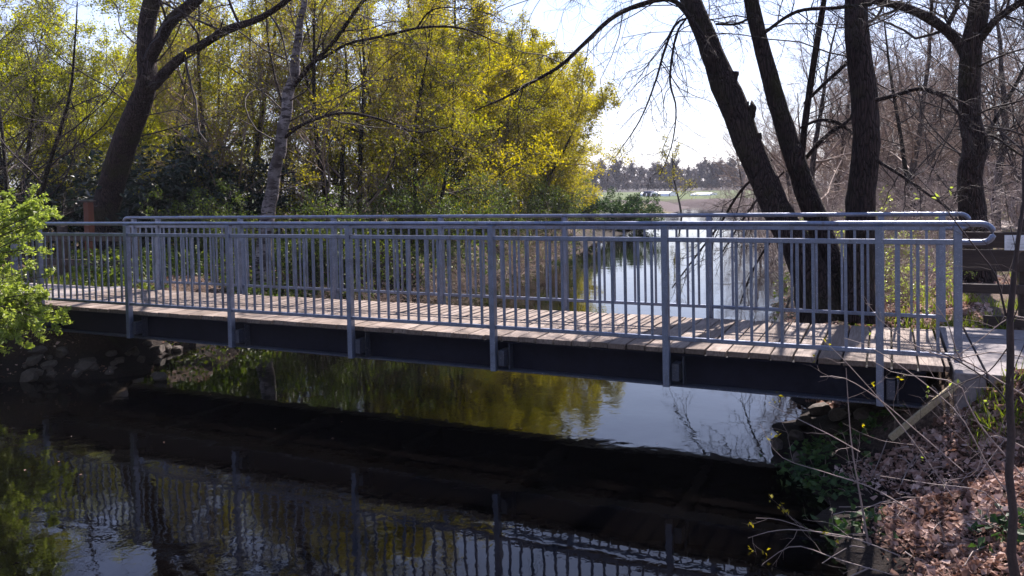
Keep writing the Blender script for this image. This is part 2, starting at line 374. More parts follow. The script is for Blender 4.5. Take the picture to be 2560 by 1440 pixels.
def ground_z(x, y):
    x = np.asarray(x, float); y = np.asarray(y, float)
    j = .12*np.sin(y*2.1)+.08*np.sin(y*5.3+1)+.05*np.sin(y*11.)
    j = j*(1+.02*np.abs(y))
    xl = np.interp(y, LY, LX)+j; xr = np.interp(y, RY, RX)-j*.8
    dl = xl-x; dr = x-xr
    wl = np.interp(y, [-3, 0, 3, 60, 90], [2., 2., 1.7, 3, 4]); wr = np.interp(y, [-3, 0, 2, 3, 60, 90], [2.0, 1.5, 1.5, 2., 3, 4])
    hl = np.interp(y, [-3, 60, 90], [1., .95, .75]); hr = np.interp(y, [-3, 60, 90], [1., .95, .7])
    zl = np.where(dl > 0, .06*ss(dl/.05)+(hl-.06)*ss(dl/wl), .25*dl)
    zr = np.where(dr > 0, .06*ss(dr/.05)+(hr-.06)*ss(dr/wr), .25*dr)
    # the bank falls away in front of the paved slab and under the bridge end
    tz = np.clip(dr/1.62, 0, 1.2)**1.7; k_ = ss((y+1.3)/.5)*(1-ss((y-1.9)/.5))
    zr = np.where(dr > 0, zr*(1-k_)+np.minimum(tz, 1.0)*k_, zr)
    zr = np.where(dr > 0, zr*(1-.33*ss((-.16-y)/.7)*(1-ss((-y-4)/3))), zr)
    z = np.maximum(np.maximum(zl, zr), -.7)
    z = np.where(np.abs(xr-xl) < .5, np.maximum(z, -.2), z)
    b = bumps(x, y)*np.clip(z*2, 0, 1)
    # flat where paths run
    flat = ss((1.2-np.abs(y-.95))/.5+.4)*((x > 9.3) | (x < -2.2))
    z = z+b*(1-flat)
    z = np.where((x > 9.55) & (y > -.12) & (y < 2.12), np.minimum(z, .9), z)
    z = np.where((x < -2.2) & (y > -.3) & (y < 2.3), np.minimum(z, .93), z)
    return z
def axis_steps(segs):
    out = [segs[0][0]]
    for a, b, s in segs:
        n = max(1, int(round((b-a)/s))); out += list(a+(b-a)*np.arange(1, n+1)/n)
    return np.array(out)
gx = axis_steps([(-900, -120, 60), (-120, -40, 8), (-40, -12, 1.0), (-12, -4, .3), (-4, 12.5, .1), (12.5, 22, .4), (22, 60, 2), (60, 400, 34)])
gy = axis_steps([(-60, -12, 6), (-12, -4, .5), (-4, 5, .1), (5, 16, .22), (16, 50, .7), (50, 110, 1.2), (110, 200, 9), (200, 1400, 80)])
GX, GY = np.meshgrid(gx, gy); GZ = ground_z(GX, GY)
ny, nx = GX.shape; idx = np.arange(nx*ny).reshape(ny, nx)
Q = np.stack([idx[:-1, :-1], idx[:-1, 1:], idx[1:, 1:], idx[1:, :-1]], -1).reshape(-1, 4)
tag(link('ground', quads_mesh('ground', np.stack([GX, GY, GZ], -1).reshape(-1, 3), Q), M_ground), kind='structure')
wv = MB(); me = bpy.data.meshes.new('water')
me.from_pydata([(-70, -40, 0), (45, -40, 0), (45, 112, 0), (-70, 112, 0)], [], [(0, 1, 2, 3)]); me.update()
tag(link('water', me, M_water), kind='structure')

# ------------------------------------------------------------------ footbridge
S = 1.82; DZ = 1.0; RW = 2.05
fb = empty('footbridge', (3.6, 1.0, DZ), 'straight steel footbridge with galvanised bar railings and a weathered timber plank deck', 'footbridge')
B0 = np.array([3.6, 1.0, DZ])
def bp(mb, name, m, parent=fb, bevel=0):
    for k in range(len(mb.v)): mb.v[k] = tuple(np.array(mb.v[k])-B0)
    me = bpy.data.meshes.new(name); me.from_pydata(mb.v, [], mb.f); me.update()
    o = link(name, me, m, parent)
    if bevel:
        bv = o.modifiers.new("bevel", 'BEVEL'); bv.width = bevel; bv.segments = 1
    return o
rnd = random.Random(4); pk = MB(); x = -2.62
while x < 9.6:
    w = .178+rnd.uniform(-.004, .004); gp = .014+rnd.uniform(-.004, .006)
    if x+w > 9.62: w = 9.62-x
    y0 = .065+rnd.uniform(-.014, .012); y1 = 1.845+rnd.uniform(-.02, .014); dz = rnd.uniform(-.003, .003); tw = rnd.uniform(-.002, .002); sk = rnd.uniform(-.003, .003)
    pk.hexa([(x, y0, DZ-.05), (x+w, y0, DZ-.05), (x+w+sk, y1, DZ-.05), (x+sk, y1, DZ-.05), (x, y0, DZ+dz), (x+w, y0, DZ+dz+tw), (x+w+sk, y1, DZ+dz), (x+sk, y1, DZ+dz+tw)])
    x += w+gp
bp(pk, 'deck', M_deck, bevel=.004)
jm = MB()
jm.box(-2.4, 9.44, .19, 1.86, DZ-.074, DZ-.0535)  # sheet added to close the underside, its black painting the shade there
for y in np.linspace(.46, 1.59, 4): jm.box(-2.4, 9.44, y-.04, y+.04, DZ-.17, DZ-.0745)
bp(jm, 'bearers_and_shade_sheet', M_undershade)
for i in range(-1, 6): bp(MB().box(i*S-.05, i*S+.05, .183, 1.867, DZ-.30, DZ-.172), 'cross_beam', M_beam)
PX = [-1.316*S]+[i*S for i in range(-1, 6)]+[5.316*S]
for side, Y0 in ((0, 0.), (1, RW)):
    sg = 1 if side == 0 else -1
    # girder: an I beam under the deck edge
    g = MB(); ya = Y0+sg*.075; yb = Y0+sg*.275; ym = Y0+sg*.175
    g.box(-2.45, 9.45, min(ya, yb), max(ya, yb), DZ-.075, DZ-.057)
    g.box(-2.45, 9.45, ym-.006, ym+.006, DZ-.352, DZ-.075)
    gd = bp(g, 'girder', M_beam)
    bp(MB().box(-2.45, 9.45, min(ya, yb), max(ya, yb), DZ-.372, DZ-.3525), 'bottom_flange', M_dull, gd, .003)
    for i in range(-1, 6):
        b = MB(); x = i*S
        b.box(x+.05, x+.115, min(Y0+sg*.0, ym-sg*.007), max(Y0+sg*.0, ym-sg*.007), DZ-.30, DZ-.14)
        b.box(x+.13, x+.142, min(ya+sg*.004, ym-sg*.008), max(ya+sg*.004, ym-sg*.008), DZ-.350, DZ-.08)
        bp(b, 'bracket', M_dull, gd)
    rl = MB(); rl.box(PX[0]-.03, PX[-1]+.03, Y0-.02, Y0+.02, DZ+1.008, DZ+1.05)
    rail = bp(rl, 'railing', M_steel, bevel=.004)
    if side == 0: rail['label'] = 'railing on the side nearer the camera'
    else: rail['label'] = 'railing on the far side of the deck'
    lo = MB()
    for a, b_ in zip(PX[:-1], PX[1:]): lo.box(a+.028, b_-.028, Y0-.02, Y0+.02, DZ+.085, DZ+.122)
    bp(lo, 'bottom_rail', M_steel, rail, .004)
    for k, x in enumerate(PX):
        zb = DZ+(.055 if k in (0, len(PX)-1) else -.355); pm = MB(); pm.box(x-.03, x+.03, Y0-.035, Y0+.035, zb, DZ+1.158)
        pm.box(x-.04, x+.04, Y0-.028, Y0+.028, DZ+1.158, DZ+1.163)
        bp(pm, 'post', M_steel, rail, .006)
    # handrail with return bends
    pts = []; zc = DZ+1.178; r = (zc-(DZ+1.03))/2
    for a in np.linspace(-90, -270, 13): pts.append((PX[0]-.165+math.cos(math.radians(a))*r*1.1, Y0, (zc-r)+math.sin(math.radians(a))*r))
    L0 = [(PX[0]-.03, Y0, zc-2*r), (PX[0]-.12, Y0, zc-2*r)]+pts+[(PX[0]-.1, Y0, zc)]+[(x, Y0, zc) for x in np.linspace(PX[0], PX[-1], 30)]+[(PX[-1]+.1, Y0, zc)]
    for a in np.linspace(90, -90, 13): L0.append((PX[-1]+.165+math.cos(math.radians(a))*r*1.1, Y0, (zc-r)+math.sin(math.radians(a))*r))
    L0 += [(PX[-1]+.12, Y0, zc-2*r), (PX[-1]+.03, Y0, zc-2*r)]
    P = np.array(L0)-B0; tb = Tubes(); R_ = np.full(len(P), .0235)
    tb.add(P, R_, 14); link('handrail', tb.mesh('handrail'), M_steel, rail)
    bals = []
    for a, b_ in zip(PX[:-1], PX[1:]):
        n = 3 if b_-a < 1 else 13
        for q in range(n): bals.append(a+(b_-a)*(q+1)/(n+1))
    rest = []
    if side == 1: rest = bals[:-15]; bals = bals[-15:]
    bm0 = MB(); bm0.box(-.0125, .0125, -.009, .009, .122, 1.008)
    bme = bpy.data.meshes.new('baluster'); bme.from_pydata(bm0.v, [], bm0.f); bme.update(); bme.materials.append(M_steel)
    for x in bals:
        o = link('baluster', bme, M_steel, rail); o.location = (x-B0[0], Y0-B0[1], 0)
        o.rotation_euler = (0, 0, rnd.uniform(-.08, .08))
    if rest:
        m = MB()
        for x in rest: m.box(x-.0125, x+.0125, Y0-.009, Y0+.009, DZ+.122, DZ+1.008)
        o = bp(m, 'baluster_row', M_steel, rail); o['kind'] = 'stuff'
        # small marker scrawl down the end post
        cu = bpy.data.curves.new('graffiti', 'FONT'); cu.body = 'ZKLZZ'; cu.size = .062; cu.space_character = .8; cu.extrude = .0006
        to = bpy.data.objects.new('tmp', cu); COL.objects.link(to); bpy.context.view_layer.update()
        gm = bpy.data.meshes.new_from_object(to.evaluated_get(bpy.context.evaluated_depsgraph_get())); bpy.data.objects.remove(to)
        go = link('graffiti', gm, M_ink, rail); go.location = (PX[0]-.018-B0[0], Y0-.037-B0[1], .98-.1); go.rotation_euler = (math.radians(90), math.radians(90), 0)

# ------------------------------------------------------------------ abutments, paths
ab = empty('concrete_abutment', (9.8, 1, 0), 'dark concrete abutment with a pale slab edge under the right end of the footbridge', 'abutment')
def child(mb, name, m, par, bevel=0):
    B = np.array(par.location)
    for k in range(len(mb.v)): mb.v[k] = tuple(np.array(mb.v[k])-B)
    me = bpy.data.meshes.new(name); me.from_pydata(mb.v, [], mb.f); me.update(); o = link(name, me, m, par)
    if bevel: bv = o.modifiers.new("bevel", 'BEVEL'); bv.width = bevel; bv.segments = 2
    return o
child(MB().box(9.50, 9.80, .0, 2.0, -.4, .62), 'wall', M_conc, ab)
child(MB().box(9.645, 9.86, -.13, 2.1, .63, 1.0), 'slab', M_pave, ab, .012)
ab2 = empty('concrete_abutment', (-2.6, 1, 0), 'shaded concrete abutment under the left end of the footbridge behind the leafy bush', 'abutment')
child(MB().box(-2.9, -2.35, -.05, 2.1, -.4, .62), 'wall', M_conc, ab2)
child(MB().box(-2.95, -2.64, -.1, 2.12, .63, .99), 'slab', M_pave, ab2, .012)
# paved path right: rows of slabs
pv = MB(); yy = [-.13, .42, .97, 1.52, 2.07]; xs = 9.875
r2 = random.Random(9); c = 0
while xs < 19:
    for k in range(4):
        dz = r2.uniform(-.004, .004); o_ = .0 if k % 2 else .0
        pv.box(xs+o_, xs+.545, yy[k]+.006, yy[k+1]-.006, .93, 1.0+dz)
    xs += .555
tag(pv.build('paved_path', M_pave, bevel=.004), kind='structure')
gp = MB(); gp.box(-14, -2.96, .0, 2.05, .8, .975)
t = NT('gravel_path'); v = t.co(kind='World'); n1 = t.noise(v, 3, 5, .7); n2 = t.noise(v, 60, 3, .7)
cc = t.mix(.5, t.ramp(n1, [(.3, (.2, .16, .14)), (.7, (.36, .31, .28))]), t.ramp(n2, [(.3, (.12, .1, .09)), (.7, (.5, .44, .4))]))
M_gravel = t.done(t.pbr(cc, .95, 0, .2, n2, .6, .01))
tag(gp.build('gravel_path', M_gravel), kind='structure')
# grey lane beyond the fence on the right
pl_ = MB(); pl_.hexa([(8.6, 21, .9), (30, 18, .9), (30, 23.5, .9), (8.6, 27, .9), (8.6, 21, 1.03), (30, 18, 1.03), (30, 23.5, 1.03), (8.6, 27, 1.03)])
tag(pl_.build('lane', M_gravel), kind='structure')
# wing board and sloping cheek
A_ = np.array([9.66, -.14, .955]); B_ = np.array([9.22, -.14, .52]); wd = MB()
n_ = np.array([-.7, 0, .71]); up_ = np.array([.03, 0, -.03])
def slant(mb, a, b, th, y0, y1):
    d = unit(b-a); n = np.array([-d[2], 0, d[0]]); n = n if n[2] < 0 else -n
    q = [a, b, b+n*th, a+n*th]
    mb.hexa([(q[0][0], y0, q[0][2]), (q[0][0], y1, q[0][2]), (q[3][0], y1, q[3][2]), (q[3][0], y0, q[3][2]), (q[1][0], y0, q[1][2]), (q[1][0], y1, q[1][2]), (q[2][0], y1, q[2][2]), (q[2][0], y0, q[2][2])])
slant(wd, A_, np.array([9.16, 0, .44]), .05, -.19, -.135)
wo_ = wd.build('retaining_board', M_board, loc=(9.4, -.17, .5), bevel=.004)
tag(wo_, 'sunlit slanting timber board running down the bank below the right end of the deck', 'board')

# fence on the right
rf = empty('timber_fence', (10.4, 2.3, 1.0), 'dark stained timber fence of four thick horizontal rails beside the paved path', 'fence')
for x in (10.39, 12.3, 14.2, 16.1): child(MB().box(x, x+.15, 2.26, 2.41, .9, 2.115), 'post', M_fence, rf, .008)
for z0, z1, x0 in ((1.82, 1.985, 9.80), (1.58, 1.80, 9.80), (1.345, 1.44, 9.80), (.985, 1.115, 10.06)):
    child(MB().box(x0, 16.4, 2.195, 2.25, z0, z1), 'rail', M_fence, rf, .006)
sg_ = empty('notice_sign', (10.4, 2.185, 1.88), 'blank looking white notice plate with small grey print on the dark right hand fence', 'sign')
sx0, sx1, sz0, sz1 = 10.245, 10.62, 1.80, 1.955
child(MB().box(sx0, sx1, 2.180, 2.190, sz0, sz1), 'plate', M_white, sg_, .002)
m = MB()
r3 = random.Random(2)
for z in (1.906, 1.874, 1.862, 1.834, 1.824):
    x = sx0+(.02 if z != 1.862 else .055)
    m.box(x, sx1-.03 if z != 1.874 else x+.09, 2.1785, 2.1795, z, z+.0016)
child(m, 'ruled_line', M_ink, sg_)
cu = bpy.data.curves.new('t', 'FONT'); cu.body = 'oder'; cu.size = .028; cu.extrude = .0004
to = bpy.data.objects.new('tmp', cu); COL.objects.link(to); bpy.context.view_layer.update()
gm = bpy.data.meshes.new_from_object(to.evaluated_get(bpy.context.evaluated_depsgraph_get())); bpy.data.objects.remove(to)
go = link('lettering', gm, M_ink, sg_); go.location = (sx0+.058-10.4, -.0065, -.022); go.rotation_euler = (math.radians(90), 0, 0)
# fence on the left, and the information post
lf = empty('timber_fence', (-5, 2.7, 1.0), 'low dark timber fence half hidden behind the left end of the railing', 'fence')
for x in (-7.4, -5.3, -3.35): child(MB().box(x, x+.14, 2.66, 2.8, .85, 2.0), 'post', M_fence, lf, .008)
for z0, z1 in ((1.72, 1.86), (1.25, 1.37)):
    child(MB().box(-7.8, -3.2, 2.60, 2.65, z0, z1), 'rail', M_fence, lf, .005)
mp_ = at(222, 540, 3.3); mx_ = float(mp_[0])
ip = empty('marker_post', (mx_, 3.3, .95), 'orange brown wooden marker post with a small cap beside the leaning trunk', 'post')
child(MB().box(mx_-.075, mx_+.075, 3.24, 3.36, .8, 2.44), 'shaft', M_orange, ip, .006)
child(MB().box(mx_-.15, mx_+.10, 3.2, 3.4, 2.44, 2.475), 'cap', M_fence, ip, .004)

# ------------------------------------------------------------------ stones
def stone_mesh(seed):
    import bmesh
    rg = random.Random(seed); bm = bmesh.new(); bmesh.ops.create_icosphere(bm, subdivisions=2, radius=1)
    cuts = [Vector((rg.gauss(0, 1), rg.gauss(0, 1), rg.gauss(0, 1))).normalized() for _ in range(9)]; ds = [rg.uniform(.5, .85) for _ in cuts]
    for v in bm.verts:
        for n, d in zip(cuts, ds):
            k = v.co.dot(n)
            if k > d: v.co -= n*(k-d)
        v.co *= 1+rg.uniform(-.03, .03)
    me = bpy.data.meshes.new('stone'); bm.to_mesh(me); bm.free(); me.materials.append(M_stone); return me
SM = [stone_mesh(i) for i in range(7)]
def stone(px, py, w, label, g, k, zoff=.0):
    # walk the ray down to the ground
    d = ray(px, py); p = None
    for s in np.arange(3, 40, .03):
        q = CAM+d*s
        if q[2] <= max(float(ground_z(q[0], q[1])), 0.): p = q; break
    if p is None: return
    r = w/2/F*depth(p)
    o = link('stone', SM[k % 7], None); o.location = (p[0], p[1], p[2]+r*.25+zoff)
    rr = random.Random(k); o.scale = (r*rr.uniform(.85, 1.2), r*rr.uniform(.8, 1.2), r*rr.uniform(.55, .85)); o.rotation_euler = (rr.uniform(-.4, .4), rr.uniform(-.4, .4), rr.uniform(0, 6))
    return tag(o, label, 'stone', g)
for k, (px, py, w, l) in enumerate([
    (368, 866, 30, 'leftmost sunlit stone below the left end of the girder'),
    (393, 880, 42, 'largest sunlit angular stone on the left bank below the girder'),
    (418, 872, 26, 'grey stone just right of the largest sunlit stone on the left bank'),
    (443, 878, 34, 'rounded dark stone at the waterline, right end of the left bank row'),
    (352, 905, 34, 'shaded stone at the foot of the left bank, left of the sunlit stones'),
    (330, 885, 40, 'shaded boulder on the left bank under the girder')]):
    stone(px, py, w, l, 'riprap stones on the left bank', k)
r4 = random.Random(11)
for k in range(26):
    px = r4.uniform(60, 400); py = r4.uniform(880, 950)
    o = stone(px, py, r4.uniform(18, 50), 'dark shaded riprap stone lying among others under the left end of the bridge', 'dark riprap under the bridge', 20+k)
for k, (px, py, w, l) in enumerate([
    (1942, 1122, 36, 'dark upright stone standing in the water at the edge of the right bank'),
    (1990, 1100, 60, 'dark rounded boulder at the waterline beside the small upright stone'),
    (2050, 1035, 60, 'mossy yellow brown stone at the waterline under the right end of the bridge'),
    (2010, 1060, 44, 'brown stone between the dark boulder and the mossy stone'),
    (2105, 1045, 70, 'flat shaded stone under the right end of the girder'),
    (2000, 1150, 50, 'ivy edged dark stone below the dark rounded boulder on the right bank'),
    (2170, 1050, 60, 'shaded stone nearest the slanting board under the bridge')]):
    o = stone(px, py, w, l, 'stones on the right bank', 50+k)
    if k == 0: o.scale = (.07, .06, .13)

# ------------------------------------------------------------------ trees
def finish(name, loc, parts, label, cat, group=None):
    """parts: (name, mesh, material)"""
    t = empty(name, loc, label, cat, group)
    for n, me, m in parts:
        link(n, me, m, t)
    return t
def pixpath(pts, Y, wk=1.0):
    """pts (px, py, width px[, dY]) -> world points and radii"""
    P = []; R = []
    for q in pts:
        y = Y+(q[3] if len(q) > 3 else 0); p = at(q[0], q[1], y); P.append(p); R.append(q[2]/2/F*depth(p)*wk)
    return np.array(P), np.array(R)
def twig_levels(rg, P, R, lv):
    """lv: list of dict(n, ang, ratio, k, wob, trop, sides, t0, rr, rmin, lens). returns list of (P,R)"""
    out = []
    for d in lv:
        s_, d_, l_, r_ = sprout(rg, P, R, d['n'], d.get('t0', .15), d.get('t1', 1.), d.get('ang', (30, 70)), d.get('ratio', (.35, .6)), d.get('rr', .5), d.get('rmin', .003), d.get('lens'), d.get('taper', .5))
        if 'rcap' in d: r_ = np.minimum(r_, d['rcap'])
        P, R = shoot(rg, s_, d_, l_, r_, d.get('k', 5), d.get('wob', .2), d.get('trop', (0, 0, .05)), d.get('tip', .4))
        out.append((P, R, d.get('sides', 3)))
    return out
def hero(name, loc, limbs, levels, seed, m_bark, m_twig, label, cat='tree', leaf=None, lump=.03, group=None, sides=16, twigfrom=None, extra=None, m_limb=None):
    """limbs: list of (P,R) polylines; twigs grown from those in twigfrom"""
    rg = np.random.default_rng(seed); loc = np.array(loc, float); tb = Tubes(); lb = Tubes(); tw = Tubes(); last = []
    for i, (P, R) in enumerate(limbs):
        k = max(8, 4*len(P)); P2, R2 = resample(P, R, k if i >= (extra or 99) else max(k, 40)); (lb if m_limb and i >= extra else tb).add(P2-loc, R2, sides if R.max() > .08 else 8)
    for i, (P, R) in enumerate(limbs):
        if twigfrom is not None and i not in twigfrom: continue
        lv = levels[i] if isinstance(levels, dict) else levels
        P2, R2 = resample(P, R, 12)
        for q, (a, b, n) in enumerate(twig_levels(rg, P2[None], R2[None], lv)):
            tw.add(a-loc, b, n)
            if q == len(lv)-1: last.append(a)
    parts = [('trunk', tb.mesh('trunk', lump, seed), m_bark), ('branches', tw.mesh('branches'), m_twig)]
    if m_limb: parts.insert(1, ('limbs', lb.mesh('limbs', lump, seed), m_limb))
    if leaf:
        m, size, per, spread = leaf; C = np.concatenate([on_lines(rg, a, per) for a in last]); V, Q = leaf_cloud(rg, C-loc, size, spread)
        parts.append(('foliage', quads_mesh('foliage', V, Q, False), m))
    return finish(name, loc, parts, label, cat, group)

# -- the three-stemmed tree on the right bank behind the bridge
Y3 = 3.7
l1 = pixpath([(2055, 800, 150), (2030, 700, 120), (1990, 610, 95), (1945, 530, 88), (1905, 440, 84), (1865, 350, 84), (1838, 275, 86), (1815, 225, 88), (1795, 170, 76), (1765, 90, 66), (1735, 20, 62), (1700, -70, 58, .1), (1640, -220, 52, .3), (1560, -420, 44, .6), (1470, -640, 34, 1.0)], Y3, .8)
l2 = pixpath([(2095, 800, 130, .1), (2085, 700, 95, .2), (2060, 600, 76, .3), (2030, 520, 72, .3), (1998, 430, 66, .3), (1965, 330, 62, .3), (1935, 230, 56, .3), (1905, 120, 50, .3), (1880, 10, 46, .3), (1855, -120, 44, .4), (1830, -300, 40, .5), (1790, -520, 32, .6), (1760, -760, 24, .8)], Y3, .78)
l3 = pixpath([(2140, 805, 110, -.05), (2146, 700, 92), (2150, 600, 84), (2152, 500, 84), (2160, 420, 78), (2166, 340, 78), (2160, 240, 76), (2148, 140, 72), (2140, 40, 66), (2138, -80, 64), (2130, -250, 58), (2140, -480, 48), (2160, -750, 36)], Y3, .83)
def PB(pts, Y, w=.72): return pixpath(pts, Y, w)
br = [
 PB([(1790, 150, 24), (1735, 60, 20), (1680, 0, 17), (1600, 12, 18, -.1), (1530, 45, 16, -.2), (1465, 105, 15, -.3), (1400, 165, 13, -.4), (1330, 205, 11, -.5), (1260, 245, 8, -.6), (1190, 275, 4, -.7)], Y3-.3),
 PB([(2000, 440, 24), (2010, 330, 22), (2025, 220, 22), (2045, 90, 22), (2060, 0, 18), (2070, -90, 15)], Y3+.6),
 PB([(2010, 260, 10), (2060, 210, 12), (2110, 165, 12), (2150, 130, 9)], Y3+.6),
 PB([(2010, 400, 14), (2060, 345, 14), (2110, 310, 12), (2150, 275, 10)], Y3+.5),
 PB([(2000, 320, 8), (2050, 300, 12), (2100, 310, 12), (2150, 350, 8)], Y3+.5),
 PB([(2190, 250, 16), (2240, 238, 14, -.2), (2300, 222, 13, -.3), (2370, 240, 9, -.4), (2440, 275, 6, -.5)], Y3-.2),
 PB([(2300, 222, 9), (2360, 245, 9, -.1), (2410, 300, 7, -.2), (2450, 360, 5, -.3)], Y3-.5),
 PB([(2190, 400, 14), (2240, 430, 12, -.2), (2320, 485, 10, -.4), (2380, 530, 7, -.6), (2410, 580, 4, -.7)], Y3-.2),
 PB([(1930, 400, 9), (1850, 480, 13, .3), (1800, 560, 12, .5), (1740, 640, 9, .7), (1680, 720, 6, .8)], Y3+.4, .5),
 PB([(1960, 430, 9), (1900, 490, 10, .5), (1850, 560, 9, .8), (1800, 640, 6, 1.)], Y3+.5, .5),
 PB([(1990, 560, 12), (1930, 600, 12, .4), (1880, 680, 9, .6), (1850, 760, 5, .7)], Y3+.5, .5),
 PB([(1735, 40, 8), (1690, 60, 14), (1660, 130, 13), (1640, 200, 10), (1600, 300, 7), (1540, 390, 4)], Y3-.4, .5),
 PB([(1720, 40, 8), (1690, 90, 12, -.2), (1675, 200, 11, -.3), (1690, 270, 8, -.3), (1680, 360, 6, -.3), (1650, 440, 3, -.3)], Y3-.2, .5),
 PB([(1790, 60, 9), (1840, 60, 9), (1885, 40, 8)], Y3),
 PB([(1900, 90, 12), (1990, 30, 13, -.3), (2090, 20, 13, -.5), (2180, 10, 14, -.6)], Y3-.3),
]
for a_, b_ in (((1800, 195, 62), (1836, 165, 46)), ((1850, 275, 56), (1884, 252, 34)), ((1870, 345, 54), (1896, 322, 34)), ((1915, 430, 44), (1888, 424, 28)), ((1990, 380, 40), (2006, 372, 24))):
    m_ = ((a_[0]+b_[0])/2, (a_[1]+b_[1])/2, (a_[2]+b_[2])/2)
    e_ = (a_[0]+(b_[0]-a_[0])*.80, a_[1]+(b_[1]-a_[1])*.80)
    br.append(PB([(a_[0], a_[1]-16, a_[2]*.5), (a_[0]+(b_[0]-a_[0])*.45, a_[1]-4, a_[2]*1.05), (e_[0], e_[1]+8, b_[2]*1.1), (a_[0]+(b_[0]-a_[0])*.5, a_[1]+30, a_[2]*.8), (a_[0], a_[1]+50, a_[2]*.4)], Y3-.01))
lowtw = [dict(n=12, ang=(25, 70), ratio=(.3, .6), k=6, wob=.22, trop=(-.02, 0, -.10), t0=.15, rr=.5, rmin=.004, rcap=.008, sides=4),
         dict(n=5, ang=(25, 60), ratio=(.35, .7), k=5, wob=.25, trop=(0, 0, -.08), rr=.6, rmin=.0028, sides=3),
         dict(n=3, ang=(25, 60), ratio=(.4, .7), k=4, wob=.25, trop=(0, 0, -.05), rr=.7, rmin=.0018, sides=3)]
trtw = [dict(n=24, lens=3.4, ang=(40, 85), ratio=(.4, 1.1), k=9, wob=.16, trop=(-.03, -.02, -.05), t0=.42, rr=.2, rmin=.006, rcap=.011, sides=5, taper=.3),
        dict(n=8, ang=(25, 60), ratio=(.3, .6), k=7, wob=.22, trop=(0, 0, -.12), rr=.5, rmin=.004, rcap=.008, sides=4),
        dict(n=7, ang=(25, 60), ratio=(.35, .65), k=5, wob=.25, trop=(0, 0, -.08), rr=.55, rmin=.003, sides=3),
        dict(n=3, ang=(25, 60), ratio=(.4, .7), k=4, wob=.25, trop=(0, 0, -.05), rr=.7, rmin=.002, sides=3)]
lv = {i: lowtw for i in range(3, 3+len(br))}
for i in range(3): lv[i] = trtw
hero_tw = [i for i in range(3+len(br)-5)]
hero('three_stemmed_tree', (8.3, 3.75, .1), [l1, l2, l3]+br, lv, 5, M_bark, M_twig, 'huge dark three stemmed bare tree leaning left at the right bank behind the bridge', lump=.035, extra=3, sides=20, twigfrom=hero_tw)

# -- the big tree behind the right fence
Yr = 6.2
r1 = pixpath([(2440, 720, 120), (2438, 620, 92), (2432, 540, 78), (2425, 440, 68), (2438, 360, 72), (2424, 290, 60), (2424, 200, 62), (2428, 120, 60), (2445, 40, 58), (2455, -60, 52), (2470, -240, 46), (2480, -480, 34)], Yr, .82)
rb = [PB([(2420, 150, 40), (2390, 100, 34), (2330, 50, 34, -.2), (2260, 18, 30, -.3), (2180, 0, 24, -.4), (2080, -30, 20, -.5)], Yr),
      PB([(2440, 110, 30), (2490, 50, 26, -.2), (2545, 10, 24, -.3), (2620, -40, 20, -.4)], Yr),
      PB([(2400, 110, 18), (2370, 70, 18), (2390, 20, 15), (2410, -60, 12)], Yr+.2),
      PB([(2440, 350, 10), (2480, 340, 9, -.2), (2540, 380, 7, -.4), (2600, 420, 5, -.5)], Yr)]
med = [dict(n=9, ang=(30, 75), ratio=(.35, .7), k=7, wob=.24, trop=(0, 0, .02), t0=.2, rr=.45, rmin=.008, rcap=.03, sides=5),
       dict(n=7, ang=(25, 65), ratio=(.35, .65), k=6, wob=.25, trop=(0, 0, 0), rr=.5, rmin=.004, sides=4),
       dict(n=5, ang=(25, 60), ratio=(.35, .7), k=4, wob=.25, rr=.6, rmin=.0025, sides=3)]
medtr = [dict(n=14, lens=3.4, ang=(40, 80), ratio=(.4, 1.0), k=9, wob=.16, trop=(0, 0, .03), t0=.35, rr=.25, rmin=.008, rcap=.018, sides=5, taper=.3)]+med[1:]+[med[2]]
hero('dark_tree', (10.3, 6.2, .6), [r1]+rb, {0: medtr, 1: med, 2: med, 3: med, 4: med}, 8, M_bark, M_twig, 'straight dark bare tree with a bulge behind the fence at the right edge', lump=.03, extra=1)

# -- leaning forked tree on the left
Yl = 4.6
a1 = pixpath([(240, 730, 110), (250, 640, 92), (262, 540, 84), (285, 440, 82), (318, 340, 80), (350, 260, 72), (368, 200, 64), (366, 130, 58), (368, 60, 56), (385, -20, 54), (405, -150, 46), (420, -350, 36)], Yl, .76)
a2 = pixpath([(372, 150, 44), (400, 100, 38), (430, 50, 40), (480, 10, 40), (540, -60, 34), (620, -180, 26)], Yl, .76)
a3 = pixpath([(382, 215, 34), (440, 155, 30), (500, 115, 27, -.1), (570, 75, 24, -.2), (650, 45, 20, -.3), (720, 0, 16, -.4), (780, -60, 12, -.5)], Yl, .8)
hero('leaning_tree', (float(at(250, 700, Yl)[0]), Yl, .7), [a1, a2, a3], {0: medtr, 1: med, 2: med}, 12, M_bark, M_twig, 'dark leaning trunk forking into thick curved limbs at the left behind the railing', lump=.02, extra=3)

